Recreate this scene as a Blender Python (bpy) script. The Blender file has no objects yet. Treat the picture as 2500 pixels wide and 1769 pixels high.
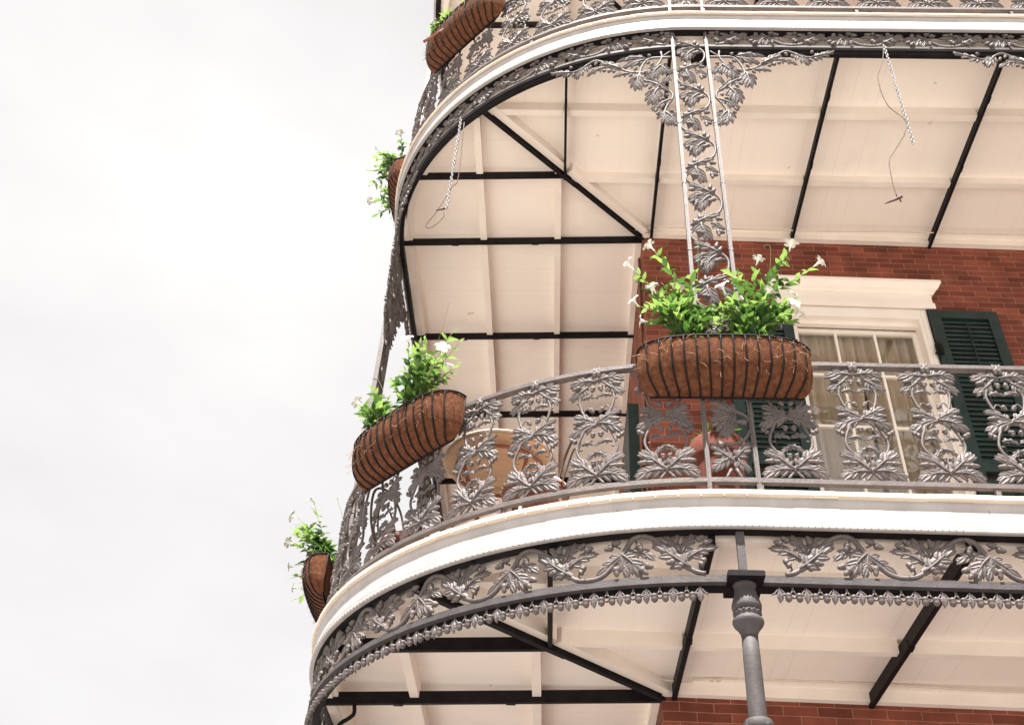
import bpy, math, random
import numpy as np
from mathutils import Matrix, Vector
R = math.radians
scene = bpy.context.scene
COL = scene.collection
rng = random.Random(7)

# ------------------------------------------------------------------ camera
cam = bpy.data.cameras.new('camera')
cam.sensor_width = 36.0
cam.lens = 36.0 * 1059.23 / 1024.0
cam.shift_x = (512 - 532.28) / 1024.0
cam.shift_y = (360.94 - 362.0) / 1024.0
cam.clip_start = 0.05
cam.clip_end = 3000
camo = bpy.data.objects.new('camera', cam)
COL.objects.link(camo)
PITCH, YAW, ROLL = (0.708017, -0.045306, 0.050881)
def cam_axes(p, y, r):
    f = Vector((math.sin(y)*math.cos(p), math.cos(y)*math.cos(p), math.sin(p)))
    rt = Vector((math.cos(y), -math.sin(y), 0)); up = rt.cross(f)
    return math.cos(r)*rt + math.sin(r)*up, -math.sin(r)*rt + math.cos(r)*up, f
cr, cu, cf = cam_axes(PITCH, YAW, ROLL)
cm = Matrix(((cr.x, cu.x, -cf.x, -0.62807), (cr.y, cu.y, -cf.y, -6.42445), (cr.z, cu.z, -cf.z, -2.67557), (0, 0, 0, 1)))
camo.matrix_world = cm
scene.camera = camo

# ------------------------------------------------------------------ world, sun, exposure
SUN_EL, SUN_AZ = R(66), R(9)          # azimuth measured from the facade's normal towards -x
world = bpy.data.worlds.new('World'); scene.world = world; world.use_nodes = True
nt = world.node_tree; nt.nodes.clear()
def wn(t, **k):
    n = nt.nodes.new(t)
    for a, b in k.items(): setattr(n, a, b)
    return n
out = wn('ShaderNodeOutputWorld')
sky = wn('ShaderNodeTexSky', sky_type='NISHITA', sun_disc=False)
sdir = Vector((-math.sin(SUN_AZ)*math.cos(SUN_EL), -math.cos(SUN_AZ)*math.cos(SUN_EL), math.sin(SUN_EL)))
sky.sun_elevation = SUN_EL
sky.sun_rotation = math.atan2(sdir.x, sdir.y)
tc = wn('ShaderNodeTexCoord'); mp = wn('ShaderNodeMapping'); mp.inputs['Scale'].default_value = (1, 1, 2.2)
noi = wn('ShaderNodeTexNoise'); noi.inputs['Scale'].default_value = 1.3; noi.inputs['Detail'].default_value = 5; noi.inputs['Roughness'].default_value = .5
ramp = wn('ShaderNodeValToRGB')
ramp.color_ramp.elements[0].position = .41; ramp.color_ramp.elements[0].color = (2.58, 2.46, 2.43, 1)
ramp.color_ramp.elements[1].position = .60; ramp.color_ramp.elements[1].color = (3.0, 2.95, 2.87, 1)
mix = wn('ShaderNodeMix', data_type='RGBA'); mix.inputs[0].default_value = .96
bg = wn('ShaderNodeBackground'); bg.inputs['Strength'].default_value = 0.1
L = nt.links.new
L(tc.outputs['Generated'], mp.inputs['Vector']); L(mp.outputs['Vector'], noi.inputs['Vector']); L(noi.outputs['Fac'], ramp.inputs['Fac'])
L(sky.outputs['Color'], mix.inputs[6]); L(ramp.outputs['Color'], mix.inputs[7]); L(mix.outputs[2], bg.inputs['Color']); L(bg.outputs['Background'], out.inputs['Surface'])

sl = bpy.data.lights.new('sun', 'SUN'); sl.energy = 4.7; sl.angle = R(1.0); sl.color = (1, .95, .88)
so = bpy.data.objects.new('sun', sl); COL.objects.link(so)
so.rotation_euler = sdir.to_track_quat('Z', 'Y').to_euler()
scene.view_settings.view_transform = 'Standard'
scene.view_settings.look = 'None'
scene.view_settings.exposure = 1.8
scene.view_settings.gamma = 1
scene.render.engine = 'CYCLES'
scene.cycles.max_bounces = 8
scene.cycles.diffuse_bounces = 5

# ------------------------------------------------------------------ materials (all procedural)
def new_mat(name):
    m = bpy.data.materials.new(name); m.use_nodes = True
    n = m.node_tree.nodes; l = m.node_tree.links
    b = n['Principled BSDF']
    return m, n, l, b
def noise_mat(name, c1, c2, scale=6, rough=.6, bump=.1, bscale=60, spec=.4, detail=6, stretch=(1, 1, 1), metallic=0, c3=None, dist=.002):
    m, n, l, b = new_mat(name)
    t = n.new('ShaderNodeTexCoord'); mp = n.new('ShaderNodeMapping'); mp.inputs['Scale'].default_value = stretch
    no = n.new('ShaderNodeTexNoise'); no.inputs['Scale'].default_value = scale; no.inputs['Detail'].default_value = detail; no.inputs['Roughness'].default_value = .6
    r = n.new('ShaderNodeValToRGB'); r.color_ramp.elements[0].position = .35; r.color_ramp.elements[1].position = .65
    r.color_ramp.elements[0].color = (*c1, 1); r.color_ramp.elements[1].color = (*c2, 1)
    if c3:
        e = r.color_ramp.elements.new(.78); e.color = (*c3, 1)
    l.new(t.outputs['Object'], mp.inputs['Vector']); l.new(mp.outputs['Vector'], no.inputs['Vector']); l.new(no.outputs['Fac'], r.inputs['Fac'])
    l.new(r.outputs['Color'], b.inputs['Base Color'])
    b.inputs['Roughness'].default_value = rough; b.inputs['Specular IOR Level'].default_value = spec; b.inputs['Metallic'].default_value = metallic
    if bump:
        n2 = n.new('ShaderNodeTexNoise'); n2.inputs['Scale'].default_value = bscale; n2.inputs['Detail'].default_value = 4
        bp = n.new('ShaderNodeBump'); bp.inputs['Strength'].default_value = bump; bp.inputs['Distance'].default_value = dist
        l.new(mp.outputs['Vector'], n2.inputs['Vector']); l.new(n2.outputs['Fac'], bp.inputs['Height']); l.new(bp.outputs['Normal'], b.inputs['Normal'])
    return m
IRON = noise_mat('grey_iron_paint', (.072, .058, .057), (.112, .091, .090), scale=11, rough=.60, bump=.7, bscale=70, spec=.55, c3=(.095, .060, .045), dist=.003)
DARK = noise_mat('black_iron_paint', (.005, .004, .005), (.011, .009, .010), scale=12, rough=.6, bump=.3, bscale=80, spec=.15)
COLUMN = noise_mat('column_iron_paint', (.055, .048, .050), (.080, .072, .075), scale=14, rough=.62, bump=.7, bscale=120, spec=.3, dist=.003)
WHITE = noise_mat('white_fascia_paint', (.335, .312, .308), (.40, .378, .374), scale=2.4, rough=.42, bump=.08, bscale=30, spec=.45, stretch=(3.5, 3.5, .5))
TRIM = noise_mat('cream_trim_paint', (.80, .73, .665), (.85, .78, .715), scale=3, rough=.5, bump=.08, bscale=40)
JOIST = noise_mat('cream_joist_paint', (.78, .70, .635), (.84, .765, .70), scale=4, rough=.55, bump=.15, bscale=40)
TILE = noise_mat('nosing_paint', (.56, .47, .385), (.62, .54, .455), scale=7, rough=.6, bump=.2, bscale=50, c3=(.50, .40, .28))
GREEN = noise_mat('dark_green_shutter_paint', (.008, .021, .019), (.015, .034, .030), scale=8, rough=.45, bump=.1, bscale=60)
LEAFV = None
STREET = noise_mat('pale_worn_concrete_street', (.27, .25, .23), (.34, .32, .295), scale=2, rough=.9, bump=.4, bscale=90)
PAVE = noise_mat('pale_concrete', (.12, .11, .105), (.17, .155, .145), scale=1.5, rough=.9, bump=.2, bscale=50)
DECK = noise_mat('grey_deck_boards', (.28, .24, .21), (.36, .31, .27), scale=4, rough=.8, bump=.2)
COCO = noise_mat('coco_fibre_liner', (.080, .031, .016), (.150, .062, .034), scale=34, rough=.95, bump=1.0, bscale=210, spec=.1, c3=(.27, .12, .06), dist=.006)
FIBRE = noise_mat('loose_coco_fibre', (.24, .12, .065), (.34, .19, .105), scale=30, rough=.8, bump=0)
SOIL = noise_mat('potting_soil', (.03, .018, .012), (.06, .04, .025), scale=60, rough=1, bump=.8)
TERRA = noise_mat('terracotta', (.125, .030, .018), (.17, .042, .026), scale=5, rough=.75, bump=.15)  # clay colour darkened to stand in for shade, as the pot stands in sun
RATTAN = noise_mat('tan_woven_wood', (.42, .265, .16), (.50, .33, .21), scale=5, rough=.6, bump=.15, stretch=(1, 5, 1))
BENT = noise_mat('red_brown_bentwood', (.16, .045, .025), (.24, .075, .04), scale=12, rough=.35, bump=.1)
GALV = noise_mat('galvanised_chain_metal', (.26, .25, .26), (.36, .35, .36), scale=40, rough=.5, bump=0, metallic=.2)
WIRE = noise_mat('brown_wire', (.045, .025, .018), (.09, .055, .04), scale=20, rough=.65, bump=0)
CABLEM = noise_mat('painted_cable', (.60, .50, .42), (.68, .58, .50), scale=20, rough=.5, bump=0)
CURT = noise_mat('beige_curtain_cloth', (.46, .375, .30), (.58, .48, .39), scale=9, rough=.9, bump=.1, stretch=(3, 3, .3))
PLASTER = noise_mat('interior_plaster', (.62, .52, .42), (.70, .60, .49), scale=3, rough=.9, bump=0)
FLOWER = noise_mat('white_petals', (.74, .72, .68), (.80, .78, .75), scale=20, rough=.5, bump=0)
THROAT = noise_mat('pale_yellow_throat', (.80, .55, .30), (.85, .7, .45), scale=20, rough=.5, bump=0)

def boards_mat(name, ax):
    """painted tongue and groove boarding: thin dark joints across one axis"""
    m, n, l, b = new_mat(name)
    t = n.new('ShaderNodeTexCoord'); s = n.new('ShaderNodeSeparateXYZ'); l.new(t.outputs['Object'], s.inputs[0])
    def mth(op, a, bb=None):
        q = n.new('ShaderNodeMath'); q.operation = op
        for i, v in enumerate((a, bb)):
            if v is None: continue
            if isinstance(v, (int, float)): q.inputs[i].default_value = v
            else: l.new(v, q.inputs[i])
        return q.outputs[0]
    u = s.outputs[ax]
    sc = mth('DIVIDE', u, .098)
    fr = mth('FRACT', mth('ADD', sc, 100.37))
    cell = mth('FLOOR', mth('ADD', sc, 100.37))
    wn_ = n.new('ShaderNodeTexWhiteNoise'); wn_.noise_dimensions = '1D'; l.new(cell, wn_.inputs['W'])
    line = mth('LESS_THAN', fr, .035)
    amt = mth('MULTIPLY', line, mth('MULTIPLY', wn_.outputs['Value'], .24))
    no = n.new('ShaderNodeTexNoise'); no.inputs['Scale'].default_value = 1.3; no.inputs['Detail'].default_value = 7; l.new(t.outputs['Object'], no.inputs['Vector'])
    r = n.new('ShaderNodeValToRGB'); r.color_ramp.elements[0].position = .3; r.color_ramp.elements[1].position = .7
    r.color_ramp.elements[0].color = (.885, .815, .75, 1); r.color_ramp.elements[1].color = (.90, .815, .752, 1)
    l.new(no.outputs['Fac'], r.inputs['Fac'])
    # small flaked spots
    vo = n.new('ShaderNodeTexNoise'); vo.inputs['Scale'].default_value = 7; vo.inputs['Detail'].default_value = 2; l.new(t.outputs['Object'], vo.inputs['Vector'])
    spot = mth('MULTIPLY', mth('GREATER_THAN', vo.outputs['Fac'], .765), .35)
    st = n.new('ShaderNodeTexNoise'); st.inputs['Scale'].default_value = 1.1; st.inputs['Detail'].default_value = 9; st.inputs['Roughness'].default_value = .68; l.new(t.outputs['Object'], st.inputs['Vector'])
    sr = n.new('ShaderNodeMapRange'); sr.inputs[1].default_value = .50; sr.inputs[2].default_value = .78; sr.inputs[3].default_value = 0; sr.inputs[4].default_value = .16; l.new(st.outputs['Fac'], sr.inputs[0])
    spot = mth('ADD', spot, sr.outputs[0])
    mx = n.new('ShaderNodeMix'); mx.data_type = 'RGBA'; l.new(mth('ADD', amt, spot), mx.inputs[0]); l.new(r.outputs['Color'], mx.inputs[6]); mx.inputs[7].default_value = (.30, .20, .14, 1)
    l.new(mx.outputs[2], b.inputs['Base Color']); b.inputs['Roughness'].default_value = .55; b.inputs['Specular IOR Level'].default_value = .3
    bp = n.new('ShaderNodeBump'); bp.inputs['Strength'].default_value = .25; bp.inputs['Distance'].default_value = .004
    h = mth('SUBTRACT', mth('MULTIPLY', wn_.outputs['Value'], .6), mth('MULTIPLY', line, 1.0)); l.new(h, bp.inputs['Height']); l.new(bp.outputs['Normal'], b.inputs['Normal'])
    return m
BOARDX = boards_mat('soffit_boards_across_front', 0)
BOARDY = boards_mat('soffit_boards_across_side', 1)

def brick_mat(name, c1, c2, mort, w=.215, h=.0628, ms=.0021):
    m, n, l, b = new_mat(name)
    t = n.new('ShaderNodeTexCoord'); s = n.new('ShaderNodeSeparateXYZ'); l.new(t.outputs['Object'], s.inputs[0])
    ad = n.new('ShaderNodeMath'); ad.operation = 'ADD'; l.new(s.outputs[0], ad.inputs[0]); l.new(s.outputs[1], ad.inputs[1])
    # slight wander of the joints
    nw = n.new('ShaderNodeTexNoise'); nw.inputs['Scale'].default_value = 5; l.new(t.outputs['Object'], nw.inputs['Vector'])
    mw = n.new('ShaderNodeMath'); mw.operation = 'MULTIPLY_ADD'; l.new(nw.outputs['Fac'], mw.inputs[0]); mw.inputs[1].default_value = .012; l.new(s.outputs[2], mw.inputs[2])
    c = n.new('ShaderNodeCombineXYZ'); l.new(ad.outputs[0], c.inputs[0]); l.new(mw.outputs[0], c.inputs[1])
    br = n.new('ShaderNodeTexBrick'); l.new(c.outputs[0], br.inputs['Vector'])
    br.inputs['Scale'].default_value = 1; br.inputs['Brick Width'].default_value = w; br.inputs['Row Height'].default_value = h; br.inputs['Mortar Size'].default_value = ms
    br.inputs['Mortar Smooth'].default_value = .3; br.offset = .5
    br.inputs['Color1'].default_value = (*c1, 1); br.inputs['Color2'].default_value = (*c2, 1); br.inputs['Mortar'].default_value = (*mort, 1)
    no = n.new('ShaderNodeTexNoise'); no.inputs['Scale'].default_value = 4; no.inputs['Detail'].default_value = 8; l.new(t.outputs['Object'], no.inputs['Vector'])
    hs = n.new('ShaderNodeHueSaturation'); l.new(br.outputs['Color'], hs.inputs['Color'])
    mr = n.new('ShaderNodeMapRange'); mr.inputs[1].default_value = .3; mr.inputs[2].default_value = .7; mr.inputs[3].default_value = .68; mr.inputs[4].default_value = 1.3
    l.new(no.outputs['Fac'], mr.inputs[0]); l.new(mr.outputs[0], hs.inputs['Value'])
    # mortar smears
    n3 = n.new('ShaderNodeTexNoise'); n3.inputs['Scale'].default_value = 2.2; n3.inputs['Detail'].default_value = 9; n3.inputs['Roughness'].default_value = .7; l.new(t.outputs['Object'], n3.inputs['Vector'])
    r3 = n.new('ShaderNodeValToRGB'); r3.color_ramp.elements[0].position = .60; r3.color_ramp.elements[1].position = .80
    l.new(n3.outputs['Fac'], r3.inputs['Fac'])
    m3 = n.new('ShaderNodeMath'); m3.operation = 'MULTIPLY'; l.new(r3.outputs['Color'], m3.inputs[0]); m3.inputs[1].default_value = .62
    mx = n.new('ShaderNodeMix'); mx.data_type = 'RGBA'; l.new(m3.outputs[0], mx.inputs[0]); l.new(hs.outputs['Color'], mx.inputs[6]); mx.inputs[7].default_value = (.30, .16, .10, 1)
    l.new(mx.outputs[2], b.inputs['Base Color']); b.inputs['Roughness'].default_value = .85; b.inputs['Specular IOR Level'].default_value = .25
    bp = n.new('ShaderNodeBump'); bp.inputs['Strength'].default_value = .5; bp.inputs['Distance'].default_value = .004; bp.invert = True
    l.new(br.outputs['Fac'], bp.inputs['Height']); l.new(bp.outputs['Normal'], b.inputs['Normal'])
    return m
BRICK = brick_mat('red_brick', (.125, .035, .023), (.235, .067, .042), (.35, .19, .13))

def leaf_mat(name, c1, c2):
    m, n, l, b = new_mat(name)
    t = n.new('ShaderNodeTexCoord'); no = n.new('ShaderNodeTexNoise'); no.inputs['Scale'].default_value = 11; no.inputs['Detail'].default_value = 2
    r = n.new('ShaderNodeValToRGB'); r.color_ramp.elements[0].position = .34; r.color_ramp.elements[1].position = .66
    r.color_ramp.elements[0].color = (*c1, 1); r.color_ramp.elements[1].color = (*c2, 1)
    l.new(t.outputs['Object'], no.inputs['Vector']); l.new(no.outputs['Fac'], r.inputs['Fac']); l.new(r.outputs['Color'], b.inputs['Base Color'])
    b.inputs['Roughness'].default_value = .45
    tr = n.new('ShaderNodeBsdfTranslucent'); hs = n.new('ShaderNodeHueSaturation'); hs.inputs['Value'].default_value = 1.9; hs.inputs['Hue'].default_value = .485
    l.new(r.outputs['Color'], hs.inputs['Color']); l.new(hs.outputs['Color'], tr.inputs['Color'])
    mx = n.new('ShaderNodeMixShader'); mx.inputs[0].default_value = .36
    l.new(b.outputs[0], mx.inputs[1]); l.new(tr.outputs[0], mx.inputs[2]); l.new(mx.outputs[0], n['Material Output'].inputs['Surface'])
    return m
LEAF = leaf_mat('vine_leaves', (.016, .052, .010), (.060, .135, .024))
LEAFY = leaf_mat('young_vine_leaves', (.10, .19, .042), (.17, .28, .07))
STEM = noise_mat('green_stems', (.12, .17, .06), (.2, .24, .1), scale=20, rough=.6, bump=0)

def glass_mat():
    m, n, l, b = new_mat('window_glass'); n.remove(b)
    tr = n.new('ShaderNodeBsdfTransparent'); tr.inputs['Color'].default_value = (.93, .93, .90, 1)
    gl = n.new('ShaderNodeBsdfGlossy'); gl.inputs['Roughness'].default_value = .012
    t = n.new('ShaderNodeTexCoord'); no = n.new('ShaderNodeTexNoise'); no.inputs['Scale'].default_value = 3.0
    bp = n.new('ShaderNodeBump'); bp.inputs['Strength'].default_value = .12; bp.inputs['Distance'].default_value = .02
    l.new(t.outputs['Object'], no.inputs['Vector']); l.new(no.outputs['Fac'], bp.inputs['Height']); l.new(bp.outputs['Normal'], gl.inputs['Normal'])
    fr = n.new('ShaderNodeFresnel'); fr.inputs['IOR'].default_value = 2.4
    mx = n.new('ShaderNodeMixShader'); ge = n.new('ShaderNodeNewGeometry'); fb_ = n.new('ShaderNodeMath'); fb_.operation = 'MULTIPLY_ADD'; l.new(ge.outputs['Backfacing'], fb_.inputs[0]); fb_.inputs[1].default_value = -1; fb_.inputs[2].default_value = 1
    fm_ = n.new('ShaderNodeMath'); fm_.operation = 'MULTIPLY'; l.new(fb_.outputs[0], fm_.inputs[0]); l.new(fr.outputs[0], fm_.inputs[1])
    l.new(fm_.outputs[0], mx.inputs[0]); l.new(tr.outputs[0], mx.inputs[1]); l.new(gl.outputs[0], mx.inputs[2])
    l.new(mx.outputs[0], n['Material Output'].inputs['Surface'])
    return m
GLASS = glass_mat()
def stripe_mat(name, check):
    m, n, l, b = new_mat(name)
    t = n.new('ShaderNodeTexCoord'); s = n.new('ShaderNodeSeparateXYZ'); l.new(t.outputs['Object'], s.inputs[0])
    outs = []
    for ax in ((0, 1) if check else (0,)):
        q = n.new('ShaderNodeMath'); q.operation = 'MULTIPLY'; l.new(s.outputs[ax], q.inputs[0]); q.inputs[1].default_value = 26
        f = n.new('ShaderNodeMath'); f.operation = 'FRACT'; l.new(q.outputs[0], f.inputs[0])
        g = n.new('ShaderNodeMath'); g.operation = 'LESS_THAN'; l.new(f.outputs[0], g.inputs[0]); g.inputs[1].default_value = .45
        outs.append(g.outputs[0])
    if check:
        a = n.new('ShaderNodeMath'); a.operation = 'ADD'; l.new(outs[0], a.inputs[0]); l.new(outs[1], a.inputs[1])
        d = n.new('ShaderNodeMath'); d.operation = 'MULTIPLY'; l.new(a.outputs[0], d.inputs[0]); d.inputs[1].default_value = .5; fac = d.outputs[0]
    else: fac = outs[0]
    mx = n.new('ShaderNodeMix'); mx.data_type = 'RGBA'; l.new(fac, mx.inputs[0]); mx.inputs[6].default_value = (.8, .74, .66, 1); mx.inputs[7].default_value = (.36, .10, .08, 1)
    l.new(mx.outputs[2], b.inputs['Base Color']); b.inputs['Roughness'].default_value = .9
    return m
STRIPE = stripe_mat('red_striped_cloth', False); GINGHAM = stripe_mat('red_checked_cloth', True)

# ------------------------------------------------------------------ mesh builder
class MB:
    def __init__(s): s.v = []; s.f = []; s.m = []; s.n = 0; s.mi = 0; s.sm = []
    def add(s, verts, faces, smooth=False):
        verts = np.asarray(verts, float).reshape(-1, 3)
        s.v.append(verts); o = s.n
        for f in faces:
            s.f.append([o + i for i in f]); s.m.append(s.mi); s.sm.append(smooth)
        s.n += len(verts)
    def box(s, x0, x1, y0, y1, z0, z1, M=None):
        v = np.array([(x, y, z) for x in (x0, x1) for y in (y0, y1) for z in (z0, z1)], float)
        if M is not None: v = v @ np.array(M)[:3, :3].T + np.array(M)[:3, 3]
        s.add(v, [(0, 1, 3, 2), (4, 6, 7, 5), (0, 4, 5, 1), (2, 3, 7, 6), (0, 2, 6, 4), (1, 5, 7, 3)])
    def prism(s, poly, z0, z1, zf=None):
        """plan polygon extruded; zf(x,y) adds a height"""
        n = len(poly); g = zf or (lambda x, y: 0)
        v = [(x, y, z0 + g(x, y)) for x, y in poly] + [(x, y, z1 + g(x, y)) for x, y in poly]
        s.add(v, [tuple(range(n))[::-1], tuple(range(n, 2*n))] + [(i, (i+1) % n, n+(i+1) % n, n+i) for i in range(n)])
    def tube(s, pts, r, k=6, closed=False, smooth=True, sub=0, cap=True):
        P = np.asarray(pts, float)
        if sub: 
            P = spline(P, sub)
        n = len(P); rr = np.interp(np.linspace(0, 1, n), np.linspace(0, 1, len(r)), r) if hasattr(r, '__len__') else np.full(n, r)
        T = np.gradient(P, axis=0); 
        if closed: T = np.roll(P, -1, 0) - np.roll(P, 1, 0)
        T /= np.linalg.norm(T, axis=1)[:, None] + 1e-12
        a = np.array((0, 1, 0.)) if abs(T[0][1]) < .9 else np.array((1., 0, 0))
        vs = []
        for i in range(n):
            b = np.cross(T[i], a); nb = np.linalg.norm(b)
            if nb < 1e-5: b = np.array((1., 0, 0))
            else: b /= nb
            a = np.cross(b, T[i]); a /= np.linalg.norm(a)
            for j in range(k):
                t = 2*math.pi*j/k
                vs.append(P[i] + rr[i]*(math.cos(t)*a + math.sin(t)*b))
        fs = []
        m = n if closed else n-1
        for i in range(m):
            for j in range(k):
                i2 = (i+1) % n
                fs.append((i*k+j, i*k+(j+1) % k, i2*k+(j+1) % k, i2*k+j))
        if cap and not closed: fs += [tuple(range(k))[::-1], tuple((n-1)*k+j for j in range(k))]
        s.add(vs, fs, smooth)
    def lathe(s, prof, c=(0, 0, 0), axis=(0, 0, 1), k=16, smooth=True, flute=0):
        ax = np.array(axis, float); ax /= np.linalg.norm(ax)
        a = np.cross(ax, (1, 0, 0) if abs(ax[0]) < .9 else (0, 1, 0)); a /= np.linalg.norm(a); b = np.cross(ax, a)
        vs = []
        for q in prof:
            r, h = q[0], q[1]; fl = q[2] if len(q) > 2 else 0
            for j in range(k):
                t = 2*math.pi*j/k
                r2 = r*(1 - fl*(j % 2))
                vs.append(np.array(c) + ax*h + r2*(math.cos(t)*a + math.sin(t)*b))
        fs = []
        for i in range(len(prof)-1):
            for j in range(k): fs.append((i*k+j, i*k+(j+1) % k, (i+1)*k+(j+1) % k, (i+1)*k+j))
        fs += [tuple(range(k))[::-1], tuple((len(prof)-1)*k+j for j in range(k))]
        s.add(vs, fs, smooth)
    def arr(s): return np.concatenate(s.v) if s.v else np.zeros((0, 3))
    def mesh(s, name, mats, fn=None):
        V = s.arr()
        if fn is not None: V = fn(V)
        me = bpy.data.meshes.new(name)
        cnt = [len(f) for f in s.f]; tot = sum(cnt)
        me.vertices.add(len(V)); me.vertices.foreach_set('co', V.astype(np.float32).ravel())
        me.loops.add(tot); me.loops.foreach_set('vertex_index', np.fromiter((i for f in s.f for i in f), np.int32, tot))
        me.polygons.add(len(s.f)); st = np.concatenate([[0], np.cumsum(cnt)[:-1]]).astype(np.int32)
        me.polygons.foreach_set('loop_start', st); me.polygons.foreach_set('loop_total', np.array(cnt, np.int32))
        me.polygons.foreach_set('material_index', np.array(s.m, np.int32))
        me.polygons.foreach_set('use_smooth', np.array(s.sm, bool))
        for q in (mats if isinstance(mats, (list, tuple)) else [mats]): me.materials.append(q)
        me.update(calc_edges=True); me.validate()
        return me
def spline(P, sub):
    P = np.asarray(P, float)
    if len(P) < 3: 
        t = np.linspace(0, 1, sub+1)[:, None]; return P[0]*(1-t) + P[-1]*t
    Q = np.vstack([2*P[0]-P[1], P, 2*P[-1]-P[-2]]); out = []
    for i in range(1, len(Q)-2):
        p0, p1, p2, p3 = Q[i-1:i+3]
        for k in range(sub):
            t = k/sub
            out.append(.5*((2*p1)+(-p0+p2)*t+(2*p0-5*p1+4*p2-p3)*t*t+(-p0+3*p1-3*p2+p3)*t**3))
    out.append(P[-1]); return np.array(out)

def link(name, data, parent=None, loc=None, rot=None):
    o = bpy.data.objects.new(name, data); COL.objects.link(o)
    if parent is not None: o.parent = parent
    if loc is not None: o.location = loc
    if rot is not None: o.rotation_euler = rot
    return o
def thing(name, label, cat, loc=(0, 0, 0), rz=0, group=None, kind=None):
    o = link(name, None, None, loc, (0, 0, rz)); o['label'] = label; o['category'] = cat
    if group: o['group'] = group
    if kind: o['kind'] = kind
    return o
def part(name, mb, mats, parent, loc=None, rot=None, fn=None): return link(name, mb.mesh(name, mats, fn), parent, loc, rot)
def single(name, mb, mats, label, cat, group=None):
    o = link(name, mb.mesh(name, mats)); o['label'] = label; o['category'] = cat
    if group: o['group'] = group
    return o
def dup(o, parent=None):
    c = o.copy(); COL.objects.link(c); c.parent = parent
    for ch in [q for q in o.children]: dup(ch, c)
    return c

# ------------------------------------------------------------------ the plan line the galleries follow
EX, EY, EA, EB = .25, .08, 2.40, 2.11          # centre and half axes of the rounded corner
_th = np.linspace(1.5*math.pi, math.pi, 721)
_pts = np.c_[EX + EA*np.cos(_th), EY + EB*np.sin(_th)]
_nr = np.c_[np.cos(_th)/EA, np.sin(_th)/EB]; _nr /= np.linalg.norm(_nr, axis=1)[:, None]
_cum = np.concatenate([[0], np.cumsum(np.linalg.norm(np.diff(_pts, axis=0), axis=1))]); ARC = _cum[-1]
def path(s):
    """point and outward normal at arc length s (0 where the front straightens, growing to the left and round the corner)"""
    s = np.asarray(s, float); c = np.clip(s, 0, ARC)
    x = np.interp(c, _cum, _pts[:, 0]); y = np.interp(c, _cum, _pts[:, 1])
    nx = np.interp(c, _cum, _nr[:, 0]); ny = np.interp(c, _cum, _nr[:, 1])
    x = x + np.where(s < 0, -s, 0); y = y + np.where(s > ARC, s-ARC, 0)
    return np.stack([x, y], -1), np.stack([nx, ny], -1)
def bend(s0, mirror=1, z0=0, zs=1, zb=0):
    """local (u, -d, z) -> world along the plan line"""
    def f(V):
        P, N = path(s0 - mirror*V[:, 0])
        xy = P + N*(-V[:, 1])[:, None]
        return np.c_[xy, (V[:, 2]-zb)*zs + z0]
    return f
def frame(s):
    P, N = path(s); return (float(P[0]), float(P[1])), math.atan2(N[1], N[0]) + math.pi/2
S_MIN, S_MAX = -5.4, ARC + 6.6
def stations(s0, s1, step=.06):
    a = [x for x in (s0, s1)]
    lo, hi = max(s0, 0), min(s1, ARC)
    if hi > lo: a += list(np.linspace(lo, hi, max(2, int((hi-lo)/step)+1)))
    return sorted(set(round(x, 5) for x in a))
def sweep(mb, prof, s0, s1, step=.06, smooth=False):
    """closed profile of (d, z) swept along the plan line"""
    S = stations(s0, s1, step); P, N = path(np.array(S)); k = len(prof); vs = []
    for i in range(len(S)):
        for d, z in prof: vs.append((P[i][0]+N[i][0]*d, P[i][1]+N[i][1]*d, z))
    fs = []
    for i in range(len(S)-1):
        for j in range(k): fs.append((i*k+j, i*k+(j+1) % k, (i+1)*k+(j+1) % k, (i+1)*k+j))
    fs += [tuple(range(k))[::-1], tuple((len(S)-1)*k+j for j in range(k))]
    mb.add(vs, fs, smooth)

# ------------------------------------------------------------------ cast iron ornament: leaves, acorns, stems
def petal(mb, p, a, n, l, h, z0, rise, curl, k=4, prof=(.42, .92, 1.0, .72, 0)):
    """one ridged lobe from p along unit a; n is the in-plane normal; relief along -y"""
    vs = []; ks = len(prof)-1
    for i, w in enumerate(prof):
        t = i/ks; c = p + a*l*t; base = z0 + rise*math.sin(math.pi*min(1, .25+t*.75)) - curl*t*t
        hw = h*w
        vs.append((c[0]+n[0]*hw, -(base-.12*h), c[1]+n[1]*hw))
        vs.append((c[0]+n[0]*hw*.45, -(base+.24*h*w), c[1]+n[1]*hw*.45))
        vs.append((c[0], -(base+.00*h*w), c[1]))
        vs.append((c[0]-n[0]*hw*.45, -(base+.24*h*w), c[1]-n[1]*hw*.45))
        vs.append((c[0]-n[0]*hw, -(base-.12*h), c[1]-n[1]*hw))
        vs.append((c[0], -(base-.55*h-.002), c[1]))
    fs = []
    for i in range(ks):
        o = i*6
        for j in range(6): fs.append((o+j, o+(j+1) % 6, o+6+(j+1) % 6, o+6+j))
    mb.add(vs, fs)
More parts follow.
